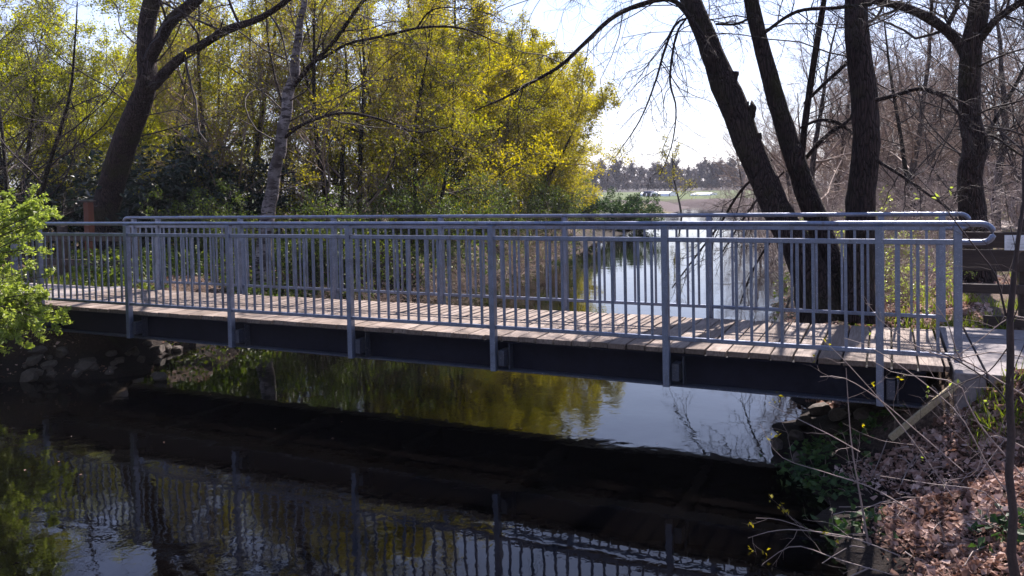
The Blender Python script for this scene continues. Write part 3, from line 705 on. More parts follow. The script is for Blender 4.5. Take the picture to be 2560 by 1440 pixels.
# -- grey birch-like tree left of centre
Yb = 5.0
b1 = pixpath([(650, 720, 50), (662, 600, 40), (670, 530, 37), (681, 480, 34), (686, 430, 33), (700, 380, 32), (705, 330, 31), (716, 285, 30), (720, 235, 30), (735, 190, 27), (739, 140, 22), (747, 95, 20), (750, 50, 18), (761, 10, 16), (765, -80, 14), (800, -260, 10)], Yb, .92)
bb = [PB([(735, 215, 16), (775, 165, 17), (830, 110, 15, -.1), (880, 40, 13, -.2), (930, -30, 10, -.3)], Yb),
      PB([(800, 150, 10), (870, 110, 10), (960, 90, 10, -.1), (1060, 68, 9, -.2), (1160, 72, 7, -.3), (1250, 110, 4, -.4)], Yb-.1),
      PB([(1040, 72, 6), (1080, 25, 6), (1150, 20, 4), (1230, 35, 3)], Yb-.2),
      PB([(705, 350, 12), (760, 310, 11), (850, 283, 10, -.2), (940, 295, 8, -.3), (1040, 330, 6, -.5), (1120, 318, 4, -.6)], Yb),
      PB([(712, 330, 9), (780, 300, 8, .2), (850, 275, 6, .3)], Yb),
      PB([(720, 300, 8), (690, 200, 8, .2), (670, 100, 7, .3), (665, -20, 5, .4)], Yb),
      PB([(700, 440, 6), (735, 430, 5), (770, 445, 3)], Yb-.1)]
hero('grey_birch', (float(at(655, 720, Yb)[0]), Yb, .5), [b1]+bb, {i: (med if i else medtr) for i in range(8)}, 15, M_birch, M_twig, 'slender pale grey birch with dark patches behind the left half of the railing', lump=.05, extra=1, leaf=(L_olive, .045, 1, .03), m_limb=M_bark)

# ---- generic prototypes, built off at their first place
def make_bare(seed, h=9., spread=1., dense=1., m1=None, m2=None, stems=1, leaf=None, trop=.08, low=.2, name='bare_tree', rtr=None, cr=(.28, .5), twk=1.0, wb=1.):
    rg = np.random.default_rng(seed); tb = Tubes(); tw = Tubes(); TP = []; TR = []
    for s_ in range(stems):
        a = rg.uniform(0, 6.28); lean = (.1 if stems == 1 else .28)*spread
        p0 = np.array([[math.cos(a)*.12*(stems > 1), math.sin(a)*.12*(stems > 1), -.3]]); d0 = np.array([[math.cos(a)*lean, math.sin(a)*lean, 1.]])
        hh = h*rg.uniform(.8, 1); P, R = shoot(rg, p0, d0, np.array([hh]), np.array([rtr or h*.014/(1 if stems == 1 else 1.5)]), 12, .055, (0, 0, .03), .16)
        TP.append(P); TR.append(R)
    P = np.concatenate(TP); R = np.concatenate(TR); tb.add(P, R, 9)
    lv = [dict(n=int(15*dense), lens=h, ang=(35, 75), ratio=(cr[0]*spread, cr[1]*spread), k=7, wob=.15*wb, trop=(0, 0, trop), t0=low, rr=.45, rmin=.008, sides=5, taper=.55),
          dict(n=int(9*dense), ang=(25, 60), ratio=(.3, .55), k=5, wob=.2*wb, trop=(0, 0, trop*.6), rr=.5, rmin=.005*twk, sides=4),
          dict(n=int(7*dense), ang=(25, 60), ratio=(.35, .6), k=4, wob=.22*wb, trop=(0, 0, trop*.3), rr=.6, rmin=.0035*twk, sides=3)]
    if dense > .8: lv.append(dict(n=3, ang=(20, 55), ratio=(.4, .8), k=3, wob=.2, rr=.7, rmin=.003*twk, sides=3))
    last = None
    for a, b, n in twig_levels(rg, P, R, lv): tw.add(a, b, n); last = a
    parts = [('trunk', tb.mesh('trunk', .02, seed), m1 or M_bark3), ('branches', tw.mesh('branches'), m2 or M_twig)]
    if leaf:
        for m, size, per, spr, frac in leaf:
            sel = last
            if frac < 1:
                # clumps: keep twigs by a smooth random field so leaves gather
                c = last[:, -1]; fld = sum(np.sin(c @ rg.normal(0, 1.6, 3)+rg.uniform(0, 6)) for _ in range(5)); sel = last[fld > np.quantile(fld, 1-frac)]
            C = on_lines(rg, sel, per); V, Qf = leaf_cloud(rg, C, size, spr); parts.append(('foliage', quads_mesh('foliage', V, Qf, False), m))
    return parts
def place(parts, name, X, Y, label, cat, group=None, rz=0., sc=1., z=None, tilt=(0, 0)):
    z = float(ground_z(X, Y)) if z is None else z
    t = empty(name, (X, Y, z-.05), label, cat, group); t.rotation_euler = (tilt[0], tilt[1], rz); t.scale = (sc,)*3 if isinstance(sc, (int, float)) else sc
    for n, me, m in parts: link(n, me, m, t)
    return t
def again(src, X, Y, label, rz, sc, group=None, z=None, tilt=(0, 0)):
    z = float(ground_z(X, Y)) if z is None else z
    return copy_tree(src, (X, Y, z-.05), rz, sc, label, group, *tilt)
def X_at(px, Y): return float(at(px, 480, Y)[0])

GW = 'trees of the wood on the left bank'
pO1 = make_bare(21, 9.2, .8, 1.1, m2=M_twig2, leaf=[(L_bronze, .065, 2, .07, 1), (L_green, .08, 1, .07, .2)], stems=3, low=.08)
pO2 = make_bare(22, 9.4, .75, 1.1, leaf=[(L_olive, .08, 2, .08, 1), (L_green, .085, 1, .08, .5)], stems=2, low=.08)
pG = make_bare(23, 8.6, 1.15, 1.15, leaf=[(L_green, .09, 4, .09, 1)], low=.12, trop=-.02)
pY = make_bare(24, 11., .85, 1.15, leaf=[(L_yellow, .10, 8, .13, .8), (L_olive, .08, 2, .07, 1)], low=.12)
pW = make_bare(25, 8.5, .95, 1.15, m2=M_twig2, leaf=[(L_willow, .10, 3, .09, 1)], stems=5, low=.04, trop=.10)
pB = make_bare(26, 9.5, 1.0, 1.0, m1=M_bark2, m2=M_twig2, stems=1, low=.2)
pB2 = make_bare(27, 8.5, 1.0, 1.0, m1=M_bark3, m2=M_twig, stems=2, low=.12)
pC = make_bare(28, 9., .9, .9, leaf=[(L_orange, .07, 3, .06, .8)], stems=2, low=.2)

def wood(parts, name, lst, cat, group):
    src = None
    for i, (px, Y, sc, rz, label) in enumerate(lst):
        X = X_at(px, Y)
        if src is None: src = place(parts, name, X, Y, label, cat, group, rz, sc)
        else: again(src, X, Y, label, rz, sc, group)
    return src
wood(pO1, 'olive_tree', [
    (840, 9.5, 1.0, .3, 'slim multi stemmed tree with tiny olive leaves just right of the birch'),
    (1010, 13, .95, 1.4, 'olive leaved multi stemmed tree in the middle of the wood'),
    (590, 8.5, 1.0, 2.2, 'dark multi stemmed tree with sparse green leaves left of the birch'),
    (930, 17, 1.05, 3.7, 'olive leaved tree standing deeper in the wood behind the birch branches'),
    (1180, 19, .8, 5.2, 'olive leaved tree behind the yellow flowering tree'),
    (740, 14, 1.0, 4.4, 'olive leaved tree directly behind the birch crown'),
    (990, 24, 1.15, 2.9, 'tall olive leaved tree at the back of the middle wood'),
    (1140, 26, 1.1, .2, 'olive leaved tree at the back beside the willows')], 'tree', GW)
wood(pO2, 'woodland_tree', [
    (900, 11, 1.0, .9, 'two stemmed green and olive tree in the front of the wood'),
    (1110, 15.5, .92, 2.4, 'green and olive tree beside the yellow flowering tree'),
    (650, 12, 1.0, 4.1, 'tall two stemmed tree behind the dark evergreen shrub'),
    (480, 11, .95, 5.3, 'thin green leaved tree right of the leaning trunk'),
    (1230, 21, 1.0, 3.3, 'green and olive tree between the flowering tree and the willows'),
    (1070, 11.8, .8, 5.0, 'smaller two stemmed tree near the waterline at the bridge middle'),
    (400, 20, 1.1, 2.6, 'two stemmed tree at the back left of the wood')], 'tree', GW)
wood(pY, 'yellow_tree', [
    (1150, 17, .95, .5, 'bright yellow flowering tree at the right part of the wood'),
    (1060, 20, 1.1, 2.8, 'taller yellow tinged tree behind the flowering one')], 'tree', GW)
wood(pW, 'willow_tree', [
    (1310, 26, 1.0, .2, 'rounded yellow green willow at the right end of the wood'),
    (1225, 23, 1.0, 2.1, 'yellow green willow between the flowering tree and the rounded one'),
    (1180, 27, 1.2, 5.1, 'tall willow standing behind the other willows'),
    (1260, 30, 1.15, 1.0, 'willow at the back between the two front ones'),
    (1360, 33, .95, 3.1, 'willow just right of the rounded one, a little lower'),
    (1420, 37, .72, 3.8, 'low outermost willow sloping down to the open river')], 'tree', GW)
GL = 'leafy trees at the left'
wood(pG, 'green_tree', [
    (20, 8, 1.0, 1.3, 'tall fresh green tree at the upper left behind the crossing dark limbs'),
    (150, 14, 1.15, 5.0, 'tallest fresh green tree left of the leaning trunk'),
    (290, 12, 1.05, 2.4, 'fresh green tree whose crown fills the fork of the leaning trunk'),
    (520, 13, 1.0, 3.9, 'fresh green tree just left of the birch crown'),
    (110, 19, 1.0, 3.0, 'fresh green tree at the back left of the picture'),
    (260, 9, .72, 5.6, 'low spreading fresh green tree just behind the leaning trunk'),
    (390, 11, .75, .9, 'fresh green tree between the leaning trunk and the evergreen shrub'),
    (180, 12, .85, .4, 'fresh green tree behind the leaning trunk at the left'),
    (60, 10, .7, 2.0, 'low fresh green tree above the leafy bush at the left edge'),
    (330, 15, 1.05, 3.6, 'tall fresh green tree whose crown shows around the leaning trunk'),
    (450, 17, .9, 5.1, 'fresh green tree right of the leaning trunk'),
    (-160, 13, 1.0, 1.1, 'fresh green tree cut by the left edge')], 'tree', GL)
wood(pC, 'copper_tree', [(500, 22, 1.0, .7, 'copper coloured tree glowing between the leaning trunk and the birch')], 'tree', GL)
wood(pB2, 'bare_tree', [
    (20, 7, 1.05, .5, 'dark bare tree with dense twigs at the upper left'),
    (-180, 9, 1.15, 2.5, 'dark bare tree leaning in from the left edge'),
    (60, 5.2, .95, 1.7, 'dark bare tree with crossing limbs at the left edge, nearest of its kind'),
    (190, 9.5, .95, 3.3, 'dark bare tree just left of the leaning trunk'),
    (110, 16, 1.0, 4.0, 'bare tree behind the green leaves at the upper left'),
    (2330, 14, .95, 1.2, 'bare two stemmed tree between the triple trunk and the fence tree'),
    (2600, 12, 1.0, 3.0, 'bare tree with fine twigs at the right edge')], 'bare tree', 'bare trees')
GR = 'bare trees on the right bank'
rr5 = random.Random(5)
lab = ['nearest', 'second', 'third', 'fourth', 'fifth']
srcB = None
for i, (px, Y, sc, l) in enumerate([
    (2010, 13, .8, 'brown bare tree seen between the leaning stems'),
    (2260, 18, .9, 'brown bare tree right of the upright stem'),
    (2380, 26, 1.0, 'brown bare tree left of the fence tree in the distance'),
    (2490, 17, .95, 'small dark trunked bare tree right of the fence tree'),
    (2080, 24, .9, 'brown bare tree behind the triple trunk gap'),
    (1985, 34, .85, 'distant brown bare tree left of the triple trunk on the river bank'),
    (1900, 44, .95, 'hazy bare tree on the right bank where the river bends'),
    (2180, 34, 1.0, 'distant bare tree hidden behind the upright stem'),
    (2290, 42, 1.1, 'far bare tree at the back of the right bank wood'),
    (2450, 38, 1.1, 'far bare tree behind the fence tree'),
    (2550, 30, 1.0, 'bare tree at the right edge beyond the lane'),
    (1860, 58, .9, 'farthest bare tree along the right bank'),
    (2120, 50, 1.1, 'far brown tree behind the middle stem'),
    (2370, 55, 1.2, 'farthest tree of the right bank wood'),
    (2230, 60, 1.25, 'farthest tree right of the upright stem'),
    (2060, 62, 1.2, 'farthest tree seen in the gap left of the upright stem'),
    (1960, 68, 1.2, 'farthest tree left of the triple trunk'),
    (2300, 33, 1.05, 'bare tree in the middle distance right of the upright stem'),
    (2420, 46, 1.15, 'bare tree in the distance directly left of the fence tree'),
    (2150, 20, .8, 'low bare tree beside the upright stem'),
    (2530, 45, 1.2, 'far bare tree at the right edge'),
    (1990, 22, .75, 'low bare tree on the bank left of the triple trunk')]):
    X = X_at(px, Y)
    if srcB is None: srcB = place(pB, 'bare_tree', X, Y, l, 'bare tree', GR, rr5.uniform(0, 6), sc)
    else: again(srcB, X, Y, l, rr5.uniform(0, 6), sc, GR)

pT = make_bare(29, 7.5, 1.1, 1.1, m1=M_bark2, m2=M_twig2, stems=3, low=.04, twk=1.5, cr=(.22, .42))
rr6 = random.Random(66); srcT = None
for i, (px, Y, sc, l) in enumerate([
    (2210, 24, .95, 'brown thicket tree right behind the upright stem'), (2290, 22, .9, 'brown thicket tree between the upright stem and the fence tree'), (2370, 32, 1.1, 'brown thicket tree just left of the fence tree'),
    (2250, 38, 1.2, 'thicket tree in the second row right of the upright stem'), (2330, 48, 1.35, 'thicket tree in the back row left of the fence tree'), (2500, 36, 1.15, 'thicket tree right of the fence tree'),
    (2560, 22, 1.0, 'thicket tree at the right edge behind the fence'), (2140, 40, 1.1, 'thicket tree behind the upright stem, farther off'), (2060, 34, .9, 'thicket tree in the gap between middle and upright stems'),
    (2000, 46, .9, 'thicket tree in the gap left of the middle stem'), (2430, 60, 1.5, 'tall thicket tree in the back row behind the fence tree'), (2200, 62, 1.5, 'tall thicket tree in the back row right of the upright stem'),
    (1940, 58, .85, 'low thicket tree along the far right waterline'), (2620, 50, 1.4, 'thicket tree beyond the right edge'), (2110, 70, 1.5, 'thicket tree farthest back between the stems'), (1900, 74, .8, 'smallest thicket tree at the river bend')]):
    X = X_at(px, Y)
    if srcT is None: srcT = place(pT, 'thicket_tree', X, Y, l, 'bare tree', 'brown thicket on the right bank', rr6.uniform(0, 6), sc)
    else: again(srcT, X, Y, l, rr6.uniform(0, 6), sc, 'brown thicket on the right bank')
# ---- shrubs
def make_shrub(seed, h=2., n=14, m=M_twig2, leaf=None, lv3=True, spread=.9, trop=-.02, dens=1., rs=.012):
    rg = np.random.default_rng(seed); a = rg.uniform(0, 6.28, n); e = rg.uniform(.25, spread, n)
    S0 = np.stack([np.cos(a)*.15*h*.5, np.sin(a)*.15*h*.5, np.full(n, -.1)], 1); D0 = np.stack([np.cos(a)*e, np.sin(a)*e, np.ones(n)], 1)
    P, R = shoot(rg, S0, D0, rg.uniform(.6, 1.1, n)*h, np.full(n, rs), 8, .14, (0, 0, trop), .3)
    tw = Tubes(); tw.add(P, R, 5)
    lv = [dict(n=int(8*dens), ang=(25, 65), ratio=(.3, .6), k=6, wob=.2, trop=(0, 0, -.03), rr=.55, rmin=.005, sides=4, t0=.15),
          dict(n=int(6*dens), ang=(25, 65), ratio=(.35, .65), k=4, wob=.22, rr=.6, rmin=.003, sides=3)]
    if lv3: lv.append(dict(n=3, ang=(25, 60), ratio=(.4, .8), k=3, wob=.2, rr=.7, rmin=.0025, sides=3))
    last = None
    for a_, b_, n_ in twig_levels(rg, P, R, lv): tw.add(a_, b_, n_); last = a_
    parts = [('branches', tw.mesh('branches'), m)]
    for (m_, size, per, spr) in (leaf or []):
        V, Qf = leaf_cloud(rg, on_lines(rg, last, per), size, spr); parts.append(('foliage', quads_mesh('foliage', V, Qf, False), m_))
    return parts
sBare = make_shrub(31, 2.2, 16, M_twig3)
sBare2 = make_shrub(32, 1.7, 18, M_twig2, spread=1.3)
sGreen = make_shrub(33, 2.0, 14, M_twig, [(L_green, .07, 2, .05)])
sOlive = make_shrub(34, 2.3, 15, M_twig, [(L_mid, .065, 3, .06)])
sIvy = make_shrub(35, 2.2, 22, M_twig, [(L_ivy, .11, 5, .08)], spread=1.5)
sLaurel = make_shrub(36, 3.1, 26, M_twig, [(L_dark, .17, 3, .10)], spread=1.0, lv3=False, dens=1.35)
def shrubs(parts, name, lst, cat, group):
    src = None
    for k, (px, Y, sc, label) in enumerate(lst):
        X = X_at(px, Y); rz = (k*2.39) % 6.28
        if src is None: src = place(parts, name, X, Y, label, cat, group, rz, sc)
        else: again(src, X, Y, label, rz, sc, group)
shrubs(sLaurel, 'evergreen_shrub', [(420, 7.5, (1.35, 1.1, 1.0), 'big dark glossy evergreen shrub behind the leaning trunk'),
    (560, 8, (1.0, 1, .85), 'dark evergreen shrub at the right side of the big one'),
    (200, 7.6, (.9, .9, .8), 'bluish dark evergreen shrub left of the leaning trunk')], 'shrub', 'dark evergreen shrubs')
shrubs(sOlive, 'leafy_shrub', [
    (560, 5.6, .8, 'light green leaved shrub at the foot of the birch, on its left'),
    (760, 6.2, .9, 'leafy shrub just right of the birch foot'),
    (900, 8, .95, 'leafy shrub on the bank under the olive trees'),
    (1020, 10.5, .95, 'leafy shrub on the bank near the middle of the bridge'),
    (1140, 13, 1.0, 'leafy shrub below the yellow tree'),
    (1250, 17, 1.0, 'leafy shrub at the waterline right of the yellow tree'),
    (1330, 21, 1.1, 'leafy shrub below the willows'),
    (1420, 26, 1.0, 'leafy shrub at the foot of the rounded willow')], 'shrub', 'leafy shrubs along the left bank')
shrubs(sGreen, 'green_shrub', [
    (640, 8.5, .9, 'green shrub in front of the wood behind the birch foot'),
    (840, 10.5, .9, 'green shrub between the olive trees'),
    (980, 12.5, .9, 'green shrub deeper in the middle of the wood'),
    (1100, 16, 1.1, 'green shrub below the back of the yellow tree'),
    (1200, 20, 1.1, 'green shrub between the yellow tree and the willows'),
    (60, 8, 1.0, 'green shrub behind the leafy bush at the left edge'),
    (-60, 6, 1.0, 'green shrub at the very left edge')], 'shrub', 'green shrubs in the wood')
shrubs(sIvy, 'ivy_bush', [(1555, 36, (1.0, 1.0, 1.05), 'rounded ivy green bush at the waterline right of the willows'),
    (1470, 33, (.9, .9, .8), 'lower green bush joining the rounded one at the waterline')], 'bush', 'green bushes at the waterline')
shrubs(sBare2, 'bare_shrub', [
    (780, 5.0, .55, 'low brown twiggy shrub overhanging the left bank near the birch'),
    (930, 6.2, .6, 'brown twiggy shrub overhanging the water left of the bridge middle'),
    (1060, 7.8, .7, 'brown twiggy shrub overhanging the water at the bridge middle'),
    (1170, 10.2, .75, 'brown twiggy shrub at the water right of the bridge middle'),
    (1270, 13, .9, 'brown twiggy shrub drooping into the water below the willows'),
    (1350, 17, 1.0, 'farthest brown twiggy shrub at the left waterline')], 'shrub', 'twiggy shrubs overhanging the left waterline')
rs_ = [(2230, 5.2, .6, 'pale twiggy shrub just right of the upright stem foot'), (2300, 6.6, .7, 'pale twiggy shrub between the upright stem and the fence tree'),
    (2210, 8.5, .9, 'pale twiggy shrub behind the upright stem'), (2320, 10.5, 1.1, 'pale twiggy shrub left of the fence tree'), (2080, 9, .9, 'pale twiggy shrub behind the triple trunk'),
    (1990, 12, 1.0, 'pale twiggy shrub on the bank left of the triple trunk'), (2100, 15, 1.2, 'tall pale twiggy shrub behind the trunks'), (2200, 19, 1.3, 'tall pale twiggy shrub right of the upright stem, further back'),
    (2540, 9, 1.1, 'pale twiggy shrub behind the fence at the right edge'), (1960, 20, 1.3, 'pale twiggy shrub along the right waterline'), (2360, 20, 1.5, 'far pale twiggy shrub left of the fence tree'),
    (1925, 30, 1.5, 'far pale twiggy shrub on the right waterline'), (2280, 28, 1.7, 'far tall twiggy thicket right of the upright stem'), (2040, 27, 1.6, 'far twiggy thicket between the stems'),
    (1890, 46, 1.7, 'farthest twiggy shrub on the right waterline'), (2480, 27, 1.4, 'twiggy shrub behind the lane at the right')]
shrubs(sBare, 'twiggy_shrub', rs_, 'shrub', 'pale twiggy shrubs on the right bank')
sYel = make_shrub(37, 1.4, 10, M_twig2, [(L_bright, .05, 1, .04)])
shrubs(sYel, 'budding_shrub', [(2190, 7, .9, 'budding shrub with yellow green leaves behind the upright stem'), (2290, 4.6, .6, 'small budding shrub seen through the end of the far railing'), (2120, 11, 1.1, 'budding shrub behind the triple trunk')], 'shrub', 'budding shrubs')

# ---- unseen evergreens added behind the camera to shade the near side of the bridge
for k, (x, y, sc, l) in enumerate([(3, -17, 1.1, 'first'), (8, -15, 1.2, 'second'), (14, -14, 1.2, 'third'), (-3, -15, 1.2, 'fourth'), (18, -9, 1.1, 'fifth'), (-7, -10, 1.1, 'sixth')]):
    if k == 0: srcK = place(make_bare(71, 9, 1.1, 1.0, leaf=[(L_dark, .22, 7, .15, 1)], low=.05), 'added_shade_tree', x, y, 'unseen evergreen tree added behind the camera to shade the bridge', 'tree', 'added shade trees behind the camera', 0, sc, z=.9)
    else: again(srcK, x, y, 'unseen evergreen tree added behind the camera to shade the bridge', k*1.3, sc, 'added shade trees behind the camera', z=.9)
# ---- foreground left bush (aimed sprays)
def aimed_bush(name, base, targets, seed, label, mleaf, size, per, wood_m, nsp=10, spl=.5, reach=0):
    rg = np.random.default_rng(seed); base = np.array(base, float); tw = Tubes(); ends = []
    for T in targets:
        T = np.array(T); mid = (base+T)/2+np.array([0, 0, .25])+rg.normal(0, .12, 3)
        P, R = resample([base+rg.normal(0, .06, 3), mid, T], [.014, .009, .004], 8); tw.add(P-base, R, 5)
        s_, d_, l_, r_ = sprout(rg, P[None], R[None], nsp, .45, 1.0, (20, 70), (.6, 1.2), .6, .003, spl, .3)
        P2, R2 = shoot(rg, s_, d_, l_, r_, 6, .2, (.01, 0, -.04), .4); tw.add(P2-base, R2, 4)
        s_, d_, l_, r_ = sprout(rg, P2, R2, 5, .2, 1.0, (25, 70), (.3, .6), .6, .002)
        P3, R3 = shoot(rg, s_, d_, l_, r_, 4, .2, (0, 0, 0), .5); tw.add(P3-base, R3, 3)
        ends += [on_lines(rg, P2, per, .3), on_lines(rg, P3, per, .1)]
    C = np.concatenate(ends)-base; V, Qf = leaf_cloud(rg, C, size, .018, .8, .5)
    return finish(name, base, [('branches', tw.mesh('branches'), wood_m), ('foliage', quads_mesh('foliage', V, Qf, False), mleaf)], label, 'bush')
rg = np.random.default_rng(77); T = []
for (x0, x1, y0, y1, n) in ((-150, 130, 488, 530, 12), (-150, 172, 510, 580, 18), (-150, 110, 580, 680, 15), (-150, 140, 680, 770, 15), (-150, 205, 775, 830, 18), (-120, 105, 825, 870, 10)):
    for _ in range(n): T.append(at(rg.uniform(x0, x1), rg.uniform(y0, y1), rg.uniform(-1.3, -.55)))
aimed_bush('leafy_bush', (-4.0, -1.1, .75), T, 78, 'bright green leafy bush in front of the left end of the railing', L_bright, .055, 9, M_twig, 9, .34)

# ---- foreground right: sapling, twigs
def poly_shrub(name, base, paths, seed, label, m, lv, leaf=None, cat='shrub'):
    rg = np.random.default_rng(seed); base = np.array(base, float); tw = Tubes(); last = []
    for Y, pts in paths:
        P, R = pixpath(pts, Y, .52); P2, R2 = resample(P, R, 14); tw.add(P2-base, R2, 8 if R.max() > .01 else 5)
        for q, (a, b, n) in enumerate(twig_levels(rg, P2[None], R2[None], lv)): tw.add(a-base, b, n); last.append(a)
    parts = [('stems', tw.mesh('stems'), m)]
    if leaf:
        mm, s_, per, fr = leaf; A = [a[rg.uniform(size=len(a)) < fr] for a in last]; C = np.concatenate([on_lines(rg, a, per, .7) for a in A if len(a)]); V, Qf = leaf_cloud(rg, C-base, s_, .012)
        parts.append(('leaf_buds', quads_mesh('leaf_buds', V, Qf, False), mm))
    return finish(name, base, parts, label, cat)
fine = [dict(n=3, ang=(25, 70), ratio=(.25, .5), k=6, wob=.16, trop=(0, 0, .03), rr=.5, rmin=.0012, rcap=.0022, sides=4, t0=.1),
        dict(n=3, ang=(25, 60), ratio=(.3, .6), k=4, wob=.2, rr=.6, rmin=.0009, sides=3)]
b0 = at(2525, 1420, -2.3)
poly_shrub('sapling', b0, [(-2.3, [(2545, 1480, 50), (2528, 1400, 42), (2534, 1290, 38), (2522, 1180, 36), (2530, 1060, 34), (2521, 960, 34), (2529, 860, 33), (2524, 760, 30), (2541, 660, 22), (2548, 560, 17), (2562, 480, 14), (2558, 400, 11), (2590, 200, 6)]),
    (-2.3, [(2515, 790, 12), (2490, 690, 9), (2455, 640, 8), (2400, 570, 7), (2340, 490, 5), (2280, 430, 3)]),
    (-2.3, [(2530, 1020, 10), (2480, 960, 8), (2400, 905, 8), (2350, 880, 5), (2300, 870, 3)]),
    (-2.3, [(2526, 860, 7), (2470, 930, 6), (2400, 960, 5), (2300, 1020, 4)])], 91,
    'thin dark sapling with crossing twigs in front of the fence at the right edge', M_sap, [dict(n=6, ang=(30, 75), ratio=(.22, .5), k=7, wob=.16, trop=(0, 0, .0), rr=.4, rmin=.0014, rcap=.003, sides=4, t0=.1)]+[fine[1]], (L_bright, .03, 2, .05), 'sapling')
poly_shrub('arching_twigs', at(2560, 1330, -1.6), [
    (-1.5, [(2600, 1330, 8), (2480, 1180, 7), (2400, 1040, 6), (2300, 950, 5), (2180, 870, 3), (2110, 845, 2)]),
    (-1.3, [(2600, 1240, 8), (2440, 1050, 8), (2400, 965, 7), (2330, 945, 5), (2230, 930, 3), (2150, 880, 2)]),
    (-1.2, [(2620, 1150, 7), (2480, 1090, 6), (2440, 1180, 4), (2380, 1200, 3)]),
    (-1.4, [(2600, 1010, 9), (2520, 965, 9), (2420, 905, 8), (2395, 890, 7), (2370, 810, 5), (2330, 750, 3)]),
    (-1.0, [(2600, 900, 6), (2480, 880, 6), (2395, 895, 6), (2300, 870, 5), (2200, 800, 3), (2160, 740, 2)]),
    (-1.7, [(2620, 1400, 9), (2520, 1300, 7), (2460, 1230, 5), (2330, 1210, 4), (2200, 1190, 3)]),
    (-1.0, [(2620, 840, 6), (2540, 790, 5), (2450, 850, 4), (2380, 900, 3)])], 92,
    'tangle of long pale bare twigs arching over the right end of the bridge', M_twig3, fine, (L_bright, .026, 2, .06))
poly_shrub('bank_twigs', at(2170, 1360, -1.5), [
    (-1.5, [(2175, 1380, 12), (2150, 1240, 9), (2130, 1120, 7), (2122, 1030, 5), (2115, 920, 3)]),
    (-1.5, [(2380, 1240, 7), (2280, 1100, 6), (2200, 1000, 5), (2100, 890, 3), (2040, 835, 2)]),
    (-1.4, [(2410, 1180, 6), (2300, 1085, 6), (2200, 1000, 5), (2110, 945, 4), (2050, 942, 3)]),
    (-1.6, [(2150, 1130, 6), (2080, 1090, 5), (2000, 1050, 4), (1920, 1010, 2)]),
    (-1.6, [(2300, 1290, 6), (2180, 1220, 6), (2060, 1180, 4), (1950, 1140, 3), (1900, 1060, 2)]),
    (-1.8, [(2250, 1390, 7), (2130, 1345, 6), (2000, 1325, 5), (1930, 1328, 4), (1870, 1345, 2)]),
    (-1.8, [(2160, 1350, 4), (2060, 1335, 4), (1950, 1300, 3), (1890, 1295, 2)]),
    (-1.9, [(2240, 1440, 6), (2100, 1400, 5), (1990, 1365, 4), (1920, 1400, 3), (1860, 1450, 2)])], 93,
    'thin upright stem with yellow buds and long twigs over the dark water at right', M_twig3, fine, (L_yellow, .03, 3, .16))
sDead = make_shrub(41, .55, 6, M_twig3, spread=1.6, lv3=False, rs=.003, dens=.5)
src = None
for k, (px, py, sc, l) in enumerate([(2330, 1330, 1., 'low tuft of dry twigs on the leaf litter in the right foreground'), (2450, 1180, 1.1, 'low tuft of dry twigs beside the sapling'), (2230, 1240, .8, 'small tuft of dry twigs beside the ivy on the right bank'), (2420, 1030, .9, 'tuft of dry twigs below the paved slab')]):
    d = ray(px, py); p = None
    for s_ in np.arange(2.5, 40, .02):
        q = CAM+d*s_
        if q[2] <= max(float(ground_z(q[0], q[1])), 0.): p = q; break
    if src is None: src = place(sDead, 'dry_twigs', p[0], p[1], l, 'twigs', 'tufts of dry twigs', 0, sc)
    else: again(src, p[0], p[1], l, k*1.7, sc, 'tufts of dry twigs')

# ------------------------------------------------------------------ ground cover (stuff)
def scatter(rg, x0, x1, y0, y1, n, keep=None):
    x = rg.uniform(x0, x1, n); y = rg.uniform(y0, y1, n); z = ground_z(x, y); m = z > .02
    m &= ~((x > 9.6) & (y > -.13) & (y < 2.12)) & ~((x < -2.3) & (y > 0) & (y < 2.05)) & ~((x > -2.5) & (x < 9.7) & (y > .05) & (y < 1.9) & (z > .5))
    if keep is not None: m &= keep(x, y, z)
    return np.stack([x, y, z], 1)[m]
rg = np.random.default_rng(3)
C = np.concatenate([scatter(rg, 8.1, 13, -3.2, -.1, 62000, lambda x, y, z: (np.sin(x*2.3+y*1.1)+np.sin(y*3.1-x*1.7)+.7*np.sin(x*7+y*5)+rg.normal(0, .5, len(x)) > -.9) & (z > .06+rg.uniform(0, .12, len(x)))), scatter(rg, 8.1, 10.2, 1.9, 6, 9000), scatter(rg, 7, 14, 5, 14, 9000), scatter(rg, -6, 0, 1.9, 9, 6000), scatter(rg, -6, 0, -3, .3, 2500), scatter(rg, -12, 0, 9, 22, 12000)])
C[:, 2] += rg.uniform(.0, .03, len(C))
V, Qf = leaf_cloud(rg, C, rg.choice([.026, .042, .068], len(C), p=[.35, .4, .25]), .004, 1.2, .8)
tag(link('leaf_litter', quads_mesh('leaf_litter', V, Qf, False), L_litter), 'dry pinkish brown leaf litter covering the banks', 'leaf litter', kind='stuff')
def clump(rg, pts, rad, n, h=.12):
    out = []
    for (px, py) in pts:
        d = ray(px, py)
        for s_ in np.arange(2.5, 40, .03):
            q = CAM+d*s_
            if q[2] <= max(float(ground_z(q[0], q[1])), 0.): break
        a = rg.normal(0, rad, (n, 2)); x = q[0]+a[:, 0]; y = q[1]+a[:, 1]; z = ground_z(x, y); m = z > -.05
        z = np.maximum(z, .0)+rg.uniform(.02, h, n); out.append(np.stack([x, y, z], 1)[m])
    return np.concatenate(out)
C = clump(rg, [(2000, 1190), (2050, 1170), (2030, 1230), (2100, 1240), (2190, 1072), (2120, 1340), (2060, 1130), (2520, 1350)], .12, 70)
V, Qf = leaf_cloud(rg, C, .06, .01, 1.5, .9)
tag(link('ivy', quads_mesh('ivy', V, Qf, False), L_ivy), 'dark green ivy trailing over the edge of the right bank', 'ivy', kind='stuff')
